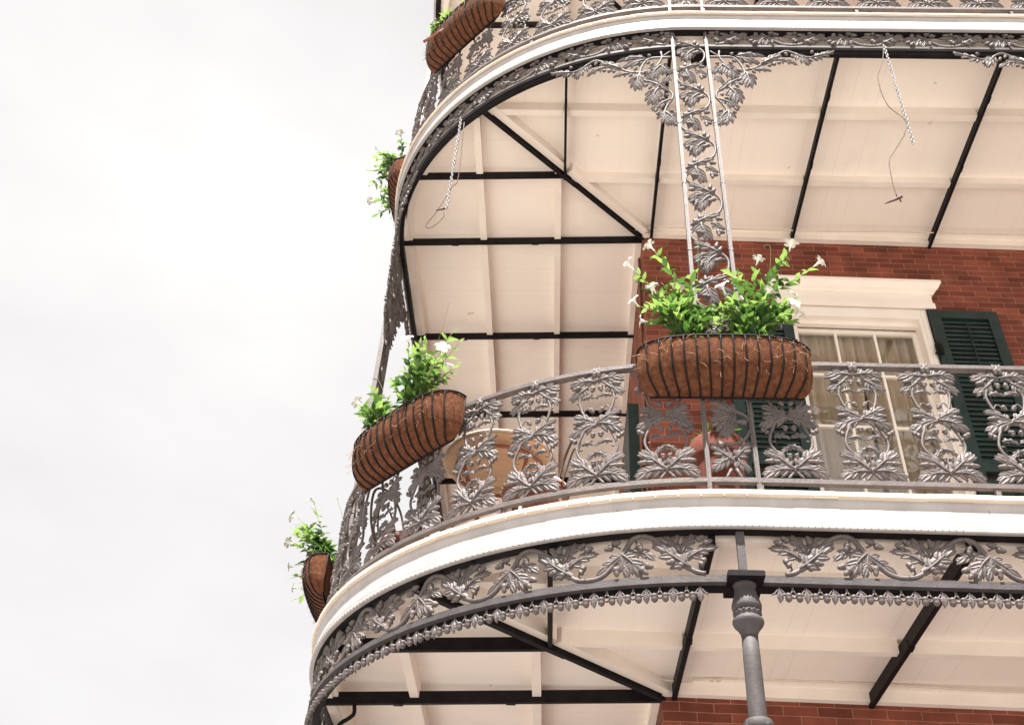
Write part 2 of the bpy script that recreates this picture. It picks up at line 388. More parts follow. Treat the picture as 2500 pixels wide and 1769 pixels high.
def leaf(mb, b, t, wr, bendk, d0=.006, pairs=3):
    b = np.array(b, float); t = np.array(t, float); ax = t-b; Ln = np.linalg.norm(ax)
    if Ln < 1e-4: return
    pr = np.array((-ax[1], ax[0])); 
    # bend > 0 arches upwards whichever way the leaf runs
    if pr[1] < 0 or (abs(pr[1]) < 1e-6 and pr[0] < 0): pr = -pr
    c = (b+t)/2 + pr*bendk*2*.5
    q = lambda f: (1-f)**2*b + 2*f*(1-f)*c + f*f*t
    dq = lambda f: 2*(1-f)*(c-b) + 2*f*(t-c)
    W = wr*Ln*1.15
    bulge = .11*Ln
    relief = lambda f: d0 + bulge*math.sin(math.pi*min(1, .12+f*.9))*.55
    for i in range(pairs):
        f = .16 + .50*i/(pairs-1)
        T = dq(f); T /= np.linalg.norm(T); Nn = np.array((-T[1], T[0])); p = q(f)
        ang = R(52 - 16*i); lw = W*(1.0 - .12*i)*(1 if i else .85)
        for sg in (1, -1):
            a = T*math.cos(ang) + sg*Nn*math.sin(ang); n_ = np.array((-a[1], a[0]))
            petal(mb, p, a, n_, lw*1.12, lw*.33, relief(f)-.002, .06*lw, .10*lw)
    f = .58; T = dq(f); T /= np.linalg.norm(T)
    p = q(f); a = t-p; l = np.linalg.norm(a); a /= l
    petal(mb, p, a, np.array((-a[1], a[0])), l, W*.36, relief(f), .03*W, .12*W)
    # continuous blade behind the lobes
    vs = []; K = 7
    for i in range(K):
        f = i/(K-1)*.93; T = dq(f); T /= np.linalg.norm(T); Nn = np.array((-T[1], T[0])); c0 = q(f); hw = W*.40*(.25+.95*math.sin(math.pi*min(1, .12+f*.86)))*(1-.35*f)
        if i % 2: hw *= .82
        r0 = relief(f)
        for u_, dd in ((1, -.06*W), (.5, .035*W), (0, 0), (-.5, .035*W), (-1, -.06*W)): vs.append((c0[0]+Nn[0]*hw*u_, -(r0+dd-.001), c0[1]+Nn[1]*hw*u_))
    o_ = len(vs); vs += [(x_, y_+.0035, z_) for x_, y_, z_ in vs]
    fs = []
    for i in range(K-1):
        for j in range(4): a_ = i*5+j; fs += [(a_, a_+1, a_+6, a_+5), (o_+a_, o_+a_+5, o_+a_+6, o_+a_+1)]
        fs += [(i*5, i*5+5, o_+i*5+5, o_+i*5), (i*5+4, o_+i*5+4, o_+i*5+9, i*5+9)]
    mb.add(vs, fs)
    F = np.linspace(0, .9, 6)
    mb.tube([(q(x)[0], -(relief(x)+.05*W), q(x)[1]) for x in F], [.075*W+.0015, .06*W+.001, .02*W+.0006], k=5, smooth=True)
def acorn(mb, b, t, sc=1.0, d0=.008):
    b = np.array(b, float); t = np.array(t, float); ax = t-b; Ln = max(np.linalg.norm(ax), .026); ax = ax/np.linalg.norm(ax)
    r = .0125*sc; c = (b[0], -d0-.004, b[1])
    prof = [(.3*r, -.1*Ln), (.85*r, 0), (1.12*r, .16*Ln), (1.16*r, .34*Ln), (.92*r, .42*Ln), (.90*r, .62*Ln), (.66*r, .84*Ln), (.2*r, 1.0*Ln)]
    mb.lathe(prof, c, (ax[0], -.12, ax[1]), k=8)
def ornament(mb, E, mirror=1, dx=0, dz=0, T=.0078, d=0, zs=1, ws=1):
    def m(p): return (p[0]*mirror+dx, p[1]*zs+dz)
    for e in E:
        if e[0] == 'L':
            leaf(mb, m(e[1]), m(e[2]), e[3]*ws, e[4], d0=.004+d)
        elif e[0] == 'A': acorn(mb, m(e[1]), m(e[2]), e[3])
        else:
            P = [m(p) for p in e[1]]
            mb.tube([(p[0], -(.004+d), p[1]) for p in P], T*e[2], k=7, sub=4 if len(P) > 4 else 3)

# ornament outlines in metres: L = leaf (base, tip, width ratio, arch), A = acorn, T = stem
RAIL = [['L',[-0.0012,1.029],[-0.153,1.0167],0.34,0.22],['L',[-0.053,0.9987],[-0.1466,0.9276],0.42,-0.1],['A',[-0.0926,0.9988],[-0.1381,0.9841],1],['T',[[-0.0543,1.003],[-0.0809,0.9506],[-0.0957,0.9081],[-0.0887,0.8607],[-0.0725,0.8141],[-0.0407,0.7771],[-0.0006,0.7379],[0.0606,0.7082],[0.0827,0.6663],[0.1026,0.6163],[0.1073,0.5748],[0.0953,0.536],[0.0597,0.486],[0.0211,0.4311],[-0.0063,0.3957],[-0.0393,0.3526]],1.0],['T',[[-0.0932,0.8992],[-0.1116,0.8956]],0.7],['L',[-0.0796,0.9175],[0.0055,0.9158],0.28,0.35],['T',[[-0.0331,0.9944],[-0.0222,1.0008],[-0.0189,0.9857]],0.5],['A',[-0.0184,0.9875],[-0.0275,0.9509],1],['T',[[-0.0743,0.8257],[-0.0585,0.8527],[-0.0408,0.8502],[-0.0313,0.8328]],0.5],['A',[-0.0322,0.8387],[-0.0145,0.8087],1],['L',[-0.002,0.7419],[-0.1314,0.8123],0.3,0.06],['L',[-0.0065,0.7418],[-0.1093,0.7751],0.35,0.0],['L',[-0.0029,0.7378],[-0.1392,0.6597],0.36,0.25],['A',[-0.0823,0.7557],[-0.131,0.7514],1],['T',[[-0.0996,0.6075],[-0.1085,0.6297],[-0.1175,0.6406]],0.6],['A',[-0.113,0.6295],[-0.1293,0.6487],1],['A',[-0.1287,0.6403],[-0.145,0.6595],1],['L',[-0.0828,0.6136],[-0.0006,0.6021],0.28,0.33],['T',[[-0.0366,0.6741],[-0.0248,0.6875],[-0.0208,0.6745]],0.5],['A',[-0.0195,0.6746],[-0.0243,0.6434],1],['T',[[-0.0936,0.5827],[-0.078,0.5832]],0.6],['L',[0.0134,0.5544],[-0.0577,0.5069],0.3,0.25],['L',[-0.0039,0.4064],[-0.1431,0.5289],0.34,0.05],['L',[-0.0083,0.4062],[-0.163,0.3488],0.33,0.28],['L',[-0.0077,0.4089],[-0.1559,0.4071],0.22,0.12],['A',[-0.1004,0.4542],[-0.1502,0.45],1],['T',[[-0.0271,0.5105],[-0.0228,0.4997],[-0.0163,0.4891]],0.5],['A',[-0.0159,0.4972],[-0.0172,0.4648],1],['A',[0.0017,1.0786],[-0.0021,1.1192],1]]
FRIEZE = [['T',[[0.0,0.0357],[0.047,0.0165],[0.0754,-0.0316],[0.104,-0.0751],[0.1399,-0.1139],[0.1811,-0.16],[0.2258,-0.1812],[0.277,-0.1835],[0.3238,-0.1711],[0.3642,-0.1384],[0.413,-0.0814],[0.4617,-0.0276],[0.5196,0.017],[0.569,0.0349]],1.5],['L',[0.0929,-0.0553],[0.2234,-0.1645],0.26,-0.06],['L',[0.1029,-0.0591],[0.0063,-0.187],0.38,0.14],['L',[0.1005,-0.0632],[0.0663,-0.189],0.3,-0.1],['T',[[0.0235,0.0261],[0.0518,0.0003],[0.0618,-0.028],[0.0542,-0.0566]],0.9],['L',[0.0607,-0.0483],[-0.0606,-0.1043],0.3,0.2],['T',[[0.0161,0.0238],[0.0278,0.0057],[0.0211,-0.017]],0.6],['A',[0.0161,-0.0152],[-0.0009,-0.0623],1.2],['A',[-0.0159,-0.1347],[-0.0523,-0.1477],1.2],['A',[0.0098,-0.1497],[-0.0263,-0.1861],1.2],['T',[[0.1015,-0.1151],[0.1124,-0.1346],[0.1217,-0.1422]],0.6],['A',[0.1264,-0.1341],[0.1199,-0.1873],1.2],['T',[[0.1042,-0.0266],[0.1273,-0.0137],[0.1391,-0.0052]],0.6],['A',[0.1391,-0.0052],[0.0978,0.0017],1.2],['A',[0.1402,-0.0214],[0.1817,-0.0364],1.2],['L',[0.344,-0.1548],[0.5219,0.0019],0.27,-0.06],['T',[[0.3475,-0.1547],[0.3704,-0.1145],[0.3633,-0.0869],[0.332,-0.0679]],0.9],['L',[0.3597,-0.1069],[0.2087,-0.0428],0.27,0.16],['L',[0.3823,-0.0783],[0.3115,0.0248],0.36,0.14],['L',[0.381,-0.0664],[0.3568,0.0119],0.25,0.0],['L',[0.3865,-0.0742],[0.4646,0.0235],0.3,0.1],['A',[0.2765,-0.0253],[0.2348,-0.0124],1.2],['A',[0.3072,-0.0101],[0.2725,0.0133],1.2],['A',[0.4104,-0.0211],[0.3955,0.0213],1.2],['T',[[0.3003,-0.1679],[0.3093,-0.1559],[0.3052,-0.1403]],0.6],['A',[0.301,-0.1444],[0.283,-0.1292],1.2],['A',[0.2906,-0.125],[0.2725,-0.1097],1.2],['T',[[0.3684,-0.1344],[0.3823,-0.1339],[0.392,-0.1375]],0.6],['A',[0.3858,-0.1338],[0.3999,-0.1686],1.2],['A',[0.4194,-0.1209],[0.4587,-0.1315],1.2]]
VINE = [['T',[[-0.1084,0.0],[-0.1019,-0.0553],[-0.0782,-0.0862],[0.0007,-0.1469],[0.0531,-0.1844],[0.0909,-0.2296],[0.1007,-0.2826],[0.0876,-0.343],[0.0581,-0.3809],[-0.0166,-0.4344],[-0.0858,-0.4799],[-0.1089,-0.5386]],1.2],['L',[0.0614,-0.1958],[-0.0943,-0.0866],0.26,-0.05],['T',[[0.0823,-0.2221],[0.0526,-0.1921],[0.0243,-0.2081]],0.7],['L',[0.0331,-0.2117],[-0.0429,-0.3496],0.4,0.2],['L',[-0.0112,-0.1935],[-0.1048,-0.2452],0.34,0.1],['A',[0.0322,-0.154],[0.0444,-0.1071],1],['A',[0.0485,-0.1845],[0.0693,-0.1455],1],['A',[-0.0637,-0.156],[-0.103,-0.1661],1],['A',[-0.0696,-0.2635],[-0.1002,-0.2869],1],['A',[-0.0523,-0.2783],[-0.0706,-0.324],1],['T',[[0.0853,-0.245],[0.0632,-0.2378]],0.5],['A',[0.0624,-0.2493],[0.0157,-0.273],1],['L',[-0.1018,-0.4876],[0.085,-0.3803],0.24,0.05],['T',[[-0.1025,-0.5022],[-0.0721,-0.4723],[-0.0362,-0.4642]],0.7],['L',[-0.0406,-0.4643],[0.008,-0.6078],0.42,-0.2],['L',[0.0263,-0.4591],[0.1018,-0.5194],0.34,-0.1],['A',[-0.0433,-0.435],[-0.0497,-0.3907],1],['A',[-0.0673,-0.4649],[-0.0905,-0.4434],1],['A',[0.0547,-0.4328],[0.094,-0.443],1],['A',[0.0567,-0.5349],[0.0611,-0.5995],1],['A',[0.0645,-0.5491],[0.0987,-0.5628],1],['A',[-0.0722,-0.5522],[-0.0245,-0.5655],1]]
BRACKET = [['T',[[0.0131,-0.136],[0.0879,-0.1345],[0.1605,-0.1331],[0.2031,-0.1639],[0.233,-0.2341],[0.249,-0.3037],[0.239,-0.3653],[0.1995,-0.4118],[0.1331,-0.466],[0.0674,-0.5198],[0.0328,-0.5724],[0.029,-0.6239],[0.055,-0.6815],[0.0807,-0.7385],[0.089,-0.7953],[0.0717,-0.8521],[0.0381,-0.9018],[0.0056,-0.9406]],1.2],['T',[[0.0888,-0.0625],[0.0857,-0.1346],[0.1173,-0.2208],[0.1712,-0.2743],[0.2453,-0.296],[0.319,-0.2713],[0.3775,-0.2233],[0.4524,-0.151],[0.5283,-0.0778],[0.5765,-0.0527],[0.6278,-0.0798],[0.6686,-0.1149],[0.748,-0.1292],[0.819,-0.1039],[0.9176,-0.0459]],1.1],['T',[[0.0226,-0.0638],[0.0882,-0.1305]],0.8],['L',[0.1964,-0.1363],[0.4147,-0.124],0.2,0.2],['L',[0.2045,-0.1481],[0.3711,-0.2195],0.28,0.05],['L',[0.0959,-0.2369],[0.1783,-0.4009],0.4,0.1],['L',[0.0959,-0.2369],[0.0212,-0.3392],0.35,-0.1],['L',[0.0908,-0.2448],[0.0814,-0.338],0.35,0],['L',[0.0434,-0.3694],[0.0908,-0.4443],0.4,-0.1],['L',[0.2559,-0.3267],[0.2628,-0.4895],0.42,0.1],['L',[0.195,-0.4119],[0.0408,-0.5537],0.22,-0.02],['L',[0.1251,-0.5111],[0.1742,-0.6753],0.42,0.1],['L',[0.0426,-0.6455],[0.1759,-0.7543],0.3,0.05],['L',[0.0853,-0.7883],[0.019,-0.93],0.4,0.1],['L',[0.0944,-0.781],[0.0486,-0.9293],0.35,-0.25],['L',[0.3775,-0.2233],[0.5315,-0.0897],0.3,-0.06],['L',[0.4963,-0.1619],[0.6351,-0.222],0.25,0.1],['L',[0.3171,-0.2907],[0.443,-0.3012],0.25,0.08],['L',[0.6313,-0.0877],[0.7181,-0.2203],0.32,0.05],['L',[0.748,-0.1292],[0.9176,-0.0459],0.24,-0.12],['L',[0.7389,-0.1293],[0.822,-0.1475],0.25,0.05],['A',[0.1788,-0.1842],[0.1961,-0.2192],0.9],['A',[0.1521,-0.2083],[0.1694,-0.2432],0.9],['A',[0.138,-0.2711],[0.1552,-0.3056],0.9],['A',[0.1728,-0.3091],[0.1899,-0.3434],0.9],['A',[0.2133,-0.3044],[0.2303,-0.3387],0.9],['A',[0.3297,-0.1137],[0.3466,-0.1492],0.9],['A',[0.2441,-0.1591],[0.2612,-0.1943],0.9],['A',[0.2597,-0.1865],[0.2767,-0.2215],0.9],['A',[0.2704,-0.2411],[0.2873,-0.2758],0.9],['A',[0.306,-0.3141],[0.3227,-0.3483],0.9],['A',[0.2715,-0.3494],[0.2883,-0.3834],0.9],['A',[0.1753,-0.4876],[0.1921,-0.5208],0.9],['A',[0.2021,-0.4571],[0.2189,-0.4905],0.9],['A',[0.1633,-0.5252],[0.1801,-0.5582],0.9],['A',[0.5583,-0.0932],[0.5745,-0.1287],0.9],['A',[0.6003,-0.1202],[0.6163,-0.1556],0.9],['A',[0.7275,-0.1652],[0.7431,-0.2002],0.9],['A',[0.7674,-0.1525],[0.7828,-0.1876],0.9],['A',[0.1321,-0.7909],[0.1486,-0.8223],0.9],['A',[0.1434,-0.7586],[0.1599,-0.7902],0.9],['A',[0.1853,-0.1071],[0.1623,-0.1115],0.9],['A',[0.072,-0.2256],[0.0492,-0.23],0.9],['A',[0.0786,-0.6008],[0.0565,-0.605],0.9],['A',[0.1058,-0.6405],[0.0838,-0.6446],0.9],['A',[0.0556,-0.7854],[0.0339,-0.7895],0.9],['A',[0.7644,-0.073],[0.7412,-0.0775],0.9],['A',[0.4423,-0.2454],[0.4195,-0.2498],0.9],['A',[0.4777,-0.2291],[0.4548,-0.2335],0.9],['A',[0.5131,-0.2127],[0.4902,-0.2171],0.9]]
FLEUR = [['T',[[0.0196,0.4064],[0.0084,0.4616],[-0.0103,0.5117],[-0.0211,0.5483]],1.1],['T',[[0.0196,0.4064],[0.0477,0.3415]],1.1],['T',[[-0.0053,0.4056],[-0.0374,0.3444]],1.1],['L',[0.0121,0.4505],[-0.1053,0.563],0.3,-0.05],['L',[0.0181,0.4675],[0.1121,0.5694],0.35,0.05],['L',[0.0002,0.4725],[-0.0926,0.3892],0.38,0.2],['L',[0.0318,0.4679],[0.0931,0.3948],0.38,-0.2],['A',[-0.0402,0.5392],[-0.0654,0.5728],1.2],['T',[[-0.0479,0.559],[0.0214,0.561],[0.0798,0.5944],[0.1137,0.6593],[0.1099,0.7182],[0.0713,0.7589],[0.016,0.7753],[-0.0391,0.7979]],1.1],['L',[0.0329,0.7518],[-0.0258,0.6057],0.42,0.1],['L',[0.0145,0.7572],[-0.0934,0.7004],0.34,0.1],['L',[0.0434,0.7641],[-0.0923,0.7842],0.25,-0.1],['A',[0.0936,0.6941],[0.0373,0.6924],1.2],['A',[-0.0524,0.6839],[-0.0865,0.6652],1.2],['A',[-0.0397,0.6666],[-0.0657,0.6307],1.2],['L',[0.0529,0.7644],[-0.0928,0.8451],0.28,0.05]]

# ------------------------------------------------------------------ setting: street and pavement
def struct(name, mb, m):
    o = link(name, mb.mesh(name, m)); o['kind'] = 'structure'; return o
GZ = -4.35
mb = MB(); mb.box(-400, 400, -400, 400, GZ-.5, GZ); struct('street', mb, STREET)
mb = MB(); mb.box(-3.6, 40, -3.9, 40, GZ-.3, GZ+.14); struct('pavement', mb, PAVE)

# ------------------------------------------------------------------ the brick town house
WALLROT = .02                                    # the facade drifts a degree away from the gallery edge
LV = 4.28                                        # storey to storey
house = thing('town_house', 'red brick corner town house behind the iron galleries', 'house', (0, 0, GZ), WALLROT)
def hpart(name, mb, mats, parent=None, **k):
    o = part(name, mb, mats, parent or house, **k)
    if parent is None: o.location = (0, 0, -GZ)
    return o
WX0, WX1, WZ0, WZ1 = 1.17, 2.305, .26, 3.515       # clear opening of the tall window
WSTEP = 2.95
TOP = 8.6
mb = MB()
xs = [(0, WX0)] ; openings = [(WX0+i*WSTEP, WX1+i*WSTEP) for i in range(2)]
edges = [0]
for a, b in openings: edges += [a, b]
edges.append(12)
for i in range(0, len(edges), 2): mb.box(edges[i], edges[i+1], 0, .32, GZ, TOP)
for a, b in openings:
    mb.box(a, b, 0, .32, GZ, WZ0); mb.box(a, b, 0, .32, WZ1, TOP)
hpart('front_wall', mb, BRICK)
mb = MB(); mb.box(0, .32, .32, 12, GZ, TOP); hpart('side_wall', mb, BRICK).rotation_euler = (0, 0, -WALLROT)
mb = MB(); mb.box(.32, 12, 2.4, 2.5, .2, 4.0); mb.box(.32, 12, .32, 2.4, .1, .2); mb.box(.32, 12, .32, 2.4, 3.8, 3.9); hpart('interior_room', mb, PLASTER)
mb = MB(); mb.box(-.02, 12, -.02, 12, TOP, TOP+.1); hpart('roof', mb, TRIM)
# joint of pointing smears is in the brick material; a drainpipe chase at the corner
mb = MB(); mb.tube([(-.018, .16, .26), (-.018, .16, 4.2)], .012, k=8); hpart('corner_conduit', mb, BENT)

def make_window(off, parent):
    X0, X1 = WX0+off, WX1+off; mid = (X0+X1)/2
    # casing
    mb = MB(); w = .06
    for (a, b) in ((X0-.015, X0+w), (X1-w, X1+.015)):
        mb.box(a, b, -.035, .12, WZ0, WZ1-.05)
        mb.box(a+.018 if a < mid else a+.03, b-.03 if a < mid else b-.018, -.048, -.034, WZ0, WZ1-.05)
    mb.box(X0-.015, X1+.015, -.037, .12, WZ1-.13, WZ1+.005)
    mb.box(X0+w-.02, X1-w+.02, .02, .06, WZ1-.17, WZ1-.13)
    fr = hpart('window', mb, TRIM)
    # head board and crown
    mb = MB()
    mb.box(X0-.085, X1+.085, -.055, -.002, WZ1+.006, WZ1+.135)
    mb.box(X0-.095, X1+.095, -.066, -.056, WZ1-.03, WZ1+.03)
    prof = [(-.003, WZ1+.135), (-.065, WZ1+.135), (-.072, WZ1+.150), (-.10, WZ1+.165), (-.122, WZ1+.20), (-.13, WZ1+.21), (-.13, WZ1+.24), (-.003, WZ1+.24)]
    k = len(prof); vs = []
    for side in (0, 1):
        for y, z in prof:
            e = .10 + max(0, -y-.06)*.95
            vs.append(((X0-e) if side == 0 else (X1+e), y, z))
    mb.add(vs, [tuple(range(k)), tuple(range(k, 2*k))[::-1]] + [(i, k+i, k+(i+1) % k, (i+1) % k) for i in range(k)])
    part('crown_moulding', mb, TRIM, fr)
    # sash: bars
    mb = MB(); gx0, gx1 = X0+w+.02, X1-w-.02; gz1 = WZ1-.17
    mb.box(gx0-.03, gx0+.012, .085, .12, WZ0+.05, gz1); mb.box(gx1-.012, gx1+.03, .085, .12, WZ0+.05, gz1)
    mb.box(gx0-.03, gx1+.03, .084, .121, gz1-.035, gz1+.005)
    for zz in (2.862, 2.344, 1.826, 1.31, .80):
        hw = .022
        mb.box(gx0, gx1, .088, .118, zz-hw/2, zz+hw/2)
    for q in (1/3, 2/3):
        x = gx0 + (gx1-gx0)*q; mb.box(x-.010, x+.010, .090, .116, WZ0+.4, gz1)
    mb.box(gx0-.03, gx1+.03, .083, .122, WZ0+.02, WZ0+.42)
    part('sash', mb, TRIM, fr)
    mb = MB(); mb.box(gx0, gx1, .101, .105, WZ0+.4, gz1); part('pane', mb, GLASS, fr)
    mb = MB(); mb.box(X0-.06, X1+.06, -.07, .12, WZ0-.06, WZ0+.0185); part('sill', mb, TRIM, fr)
    # louvred shutters, folded back against the wall
    for sgn in (-1, 1):
        w_ = .555; x0 = (X0+.02-w_) if sgn < 0 else (X1+.023); x1 = x0+w_
        y_ = 0
        zb, zt = WZ0+.03, WZ1-.055; st = .085
        mb = MB(); y0, y1 = -.075, -.032
        mb.box(x0, x0+st, y0, y1, zb, zt); mb.box(x1-st, x1, y0, y1, zb, zt)
        for a, b in ((zt-.085, zt), (1.85, 1.955), (zb, zb+.14)): mb.box(x0+st, x1-st, y0+.001, y1-.001, a, b)
        z = zb+.175
        sh = hpart('shutter', mb, GREEN)
        sl_ = MB()
        while z < zt-.088:
            if not (1.825 < z < 1.975):
                th = R(52); c = np.array([0, (y0+y1)/2, z]); dy, dz = .0120, .0285
                jit = rng.uniform(-.0015, .0015)
                a = [(x0+st+.002, c[1]-dy, z-dz+jit), (x1-st-.002, c[1]-dy, z-dz+jit), (x1-st-.002, c[1]+dy, z+dz+jit), (x0+st+.002, c[1]+dy, z+dz+jit)]
                vv = a + [(p[0], p[1]+.003, p[2]-.007) for p in a]
                sl_.add(vv, [(0, 1, 2, 3), (7, 6, 5, 4), (0, 4, 5, 1), (2, 6, 7, 3), (1, 5, 6, 2), (0, 3, 7, 4)])
            z += .0475
        part('louvres', sl_, GREEN, sh)
        rd = MB(); xm = (x0+x1)/2
        rd.tube([(xm, y0-.012, 2.0), (xm, y0-.012, zt-.13)], .007, k=6); rd.tube([(xm, y0-.012, zb+.2), (xm, y0-.012, 1.80)], .007, k=6)
        part('tilt_rod', rd, GREEN, sh)
        xh = X0-.0 if sgn < 0 else X1+.02
        for zz in (3.02, 1.85, .7):
            hg = MB(); hg.box(xh-.03, xh+.03, -.088, -.076, zz-.05, zz+.05); hg.tube([(xh, -.085, zz-.06), (xh, -.085, zz+.06)], .011, k=6)
            hg.tube([(xh-.02*sgn, -.09, zz-.02), (xh-.045*sgn, -.095, zz-.06)], .008, k=6); part('hinge', hg, DARK, sh)
    # curtains behind the glass
    for (a, b, sd) in ((gx0-.05, gx0+.50, 1), (gx0+.535, gx1+.06, 2)):
        cb = MB(); r2 = random.Random(sd); vs = []; fs = []; nx = 40
        for i in range(nx+1):
            x = a+(b-a)*i/nx
            for zz in (WZ0+.02, 1.3, 2.2, WZ1-.05): vs.append((x+.02*math.sin(zz*1.3+i*.1), .21+.032*math.sin(i*.95+.25*zz)+.012*math.sin(i*2.3), zz))
        for i in range(nx):
            for j in range(3): fs.append((i*4+j, (i+1)*4+j, (i+1)*4+j+1, i*4+j+1))
        cb.add(vs, fs, True)
        n_ = len(cb.v[0]); vv = cb.v[0]+np.array((0, .004, 0)); cb.add(vv, [tuple(reversed(f)) for f in fs], True)
        o = single('curtain', cb, CURT, ('beige curtain hanging inside the left half of the ' if sd == 1 else 'beige curtain hanging inside the right half of the ')+('tall window' if off == 0 else 'window off to the right'), 'curtain', 'beige curtains behind the gallery windows'); o.rotation_euler = (0, 0, WALLROT)
    return fr
make_window(0, house); make_window(WSTEP, house)
mb = MB(); mb.box(-.142, -.058, .25, .33, .26, 2.62); mb.box(-.138, -.062, .331, .80, .26, 2.60); hpart('folded_shutter', mb, GREEN)

# ------------------------------------------------------------------ galleries
SL = .042                                        # fall of the bearing beams and joists
SLC = .010                                       # fall of the boards
def cz(x, y, z0, SL=SL):                                # soffit plane falls gently outwards
    d = max(0, -x, -y) if (x < 0 or y < 0) else 0
    if y >= 0: d = max(0, -x)
    elif x >= 0: d = max(0, -y)
    return z0 - SL*d
def inner_outline(d, s0=S_MIN, s1=S_MAX, step=.12):
    S = stations(s0, s1, step); P, N = path(np.array(S)); return [(P[i][0]+N[i][0]*d, P[i][1]+N[i][1]*d) for i in range(len(S))]
def make_gallery(name, label, zb, fz, beams_x, beams_y, hb, joist_f, joist_s, dm, deck_top):
    """zb: underside of the beams at the wall; fz: underside of the fascia"""
    g = thing(name, label, 'balcony', (0, 0, 0))
    ceil = zb + hb
    # soffit boards: front field, side field, split on the diagonal
    O = inner_outline(-.02)
    diag = [(-1.54, -1.60)]
    front = [p for p in O if (p[1] < 0 and (p[0] > 0 or p[1] <= p[0]*1.035))]
    side = [p for p in O if p not in front]
    k = front[-1]; k2 = side[0]
    f = [(0, 0)] + [k] + front[::-1][1:] + [(front[0][0], 0)]
    mb = MB()
    def sheet(poly, n_in, mat):
        m_ = MB(); v = [(x, y, cz(x, y, ceil)) for x, y in poly] + [(x, y, cz(x, y, ceil)+.02) for x, y in poly]; n = len(poly)
        # fan of quads to the wall line so the sheet follows its fall
        fs = []
        return v
    def strips(pts, wall, mat, nm):
        m_ = MB(); vs = []
        for (x, y), (wx, wy) in zip(pts, wall):
            vs += [(x, y, cz(x, y, ceil, SLC)), (wx, wy, cz(wx, wy, ceil, SLC)), (x, y, cz(x, y, ceil, SLC)+.02), (wx, wy, cz(wx, wy, ceil, SLC)+.02)]
        fs = []
        for i in range(len(pts)-1):
            a, b = i*4, i*4+4
            fs += [(a, b, b+1, a+1), (a+2, a+3, b+3, b+2), (a, a+2, b+2, b), (a+1, b+1, b+3, a+3)]
        m_.add(vs, fs); return part(nm, m_, mat, g)
    fp = front + [side[0]]
    strips(fp, [(max(p[0], 0.0), .005+WALLROT*max(p[0], 0)) for p in fp], BOARDX, 'soffit')
    strips(side, [(0.0, max(p[1], 0.0)) for p in side], BOARDY, 'soffit')
    # joists parallel to the walls, cut at every beam
    jz0, jz1 = zb+.034, ceil+.006
    def jb(x0, x1, y0, y1):
        m_ = MB(); vs = []
        for x in (x0, x1):
            for y in (y0, y1):
                for top in (0, 1): vs.append((x, y, cz(x, y, jz1, SLC) if top else cz(x, y, jz0)))
        m_.add(vs, [(0, 1, 3, 2), (4, 6, 7, 5), (0, 4, 5, 1), (2, 3, 7, 6), (0, 2, 6, 4), (1, 5, 7, 3)]); part('joist', m_, JOIST, g)
    def lim(y):  # outer x reached by the plan line at this y, and mitre
        a = (y-EY)/(EB-.08)
        return EX - (EA-.08)*math.sqrt(max(0, 1-a*a)) if y < EY else -2.1
    def limy(x):
        a = (x-EX)/(EA-.08); return EY - (EB-.08)*math.sqrt(max(0, 1-a*a))
    for (ya, yb) in joist_f:
        xm = max((ya+yb)/2*.99, lim(ya))
        cuts = [xm] + [b for b in beams_x if b > xm+.1] + [5.3]
        for a, b in zip(cuts[:-1], cuts[1:]): jb(a+.019, b-.019, ya, yb)
    for (xa, xb) in joist_s:
        ym = max((xa+xb)/2*1.01, limy(xa)) if xa > -1.9 else -.30
        cuts = [ym] + [b for b in beams_y if b > ym+.1] + [6.6]
        for a, b in zip(cuts[:-1], cuts[1:]): jb(xa, xb, a+.019, b-.019)
    # curved edge joist
    m_ = MB(); sweep(m_, [(-.11, jz0-.075), (-.055, jz0-.075), (-.055, ceil-.01), (-.11, ceil-.01)], S_MIN, S_MAX, .08); part('edge_joist', m_, JOIST, g)
    # iron beams: bearing bars under the boards
    def beam(x0, y0, x1, y1, w=.034, h=None, drop=0, nm='beam'):
        w *= .66 if hb < .09 else .9
        h = hb*.82 if h is None else h
        m_ = MB(); a = np.array((x0, y0)); b = np.array((x1, y1)); t = (b-a)/np.linalg.norm(b-a); n = np.array((-t[1], t[0]))*w/2; vs = []
        for p in (a, b):
            for s_ in (-1, 1):
                q = p+n*s_; z = cz(p[0], p[1], zb)-drop
                vs += [(q[0], q[1], z), (q[0], q[1], z+h)]
        m_.add(vs, [(0, 1, 3, 2), (4, 6, 7, 5), (0, 4, 5, 1), (2, 3, 7, 6), (0, 2, 6, 4), (1, 5, 7, 3)])
        # splice plates and wall bracket
        L_ = np.linalg.norm(b-a)
        for q in (.45, .78):
            if L_ > 1.6:
                c = a+(b-a)*q; z = cz(c[0], c[1], zb)-drop
                vv = []
                for e in (-.03, .03):
                    for s_ in (-1, 1):
                        r_ = c+t*e+n*1.25*s_; vv += [(r_[0], r_[1], z-.006), (r_[0], r_[1], z+.04)]
                m_.add(vv, [(0, 1, 3, 2), (4, 6, 7, 5), (0, 4, 5, 1), (2, 3, 7, 6), (0, 2, 6, 4), (1, 5, 7, 3)])
        part(nm, m_, DARK, g)
    def yout(x):
        a = (x-EX)/(EA-.02); return EY-(EB-.02)*math.sqrt(max(0, 1-a*a)) if x < EX else -2.02
    def xout(y):
        a = (y-EY)/(EB-.02); return EX-(EA-.02)*math.sqrt(max(0, 1-a*a)) if y < EY else -2.13
    for x in beams_x:
        if x >= 0: beam(x, 0.02+WALLROT*x, x, yout(x))
        else: beam(x, dm[1]*1.0+.03, x, yout(x), w=.030)
    for y in beams_y:
        if y >= 0: beam(.02, y, xout(y), y)
        else: beam(dm[0]+.03, y, xout(y), y)
    sd = ARC*.5; (px, py), _ = frame(ARC*.475)
    beam(.04, .04, dm[0], dm[1], w=.036, drop=.004, nm='corner_beam')
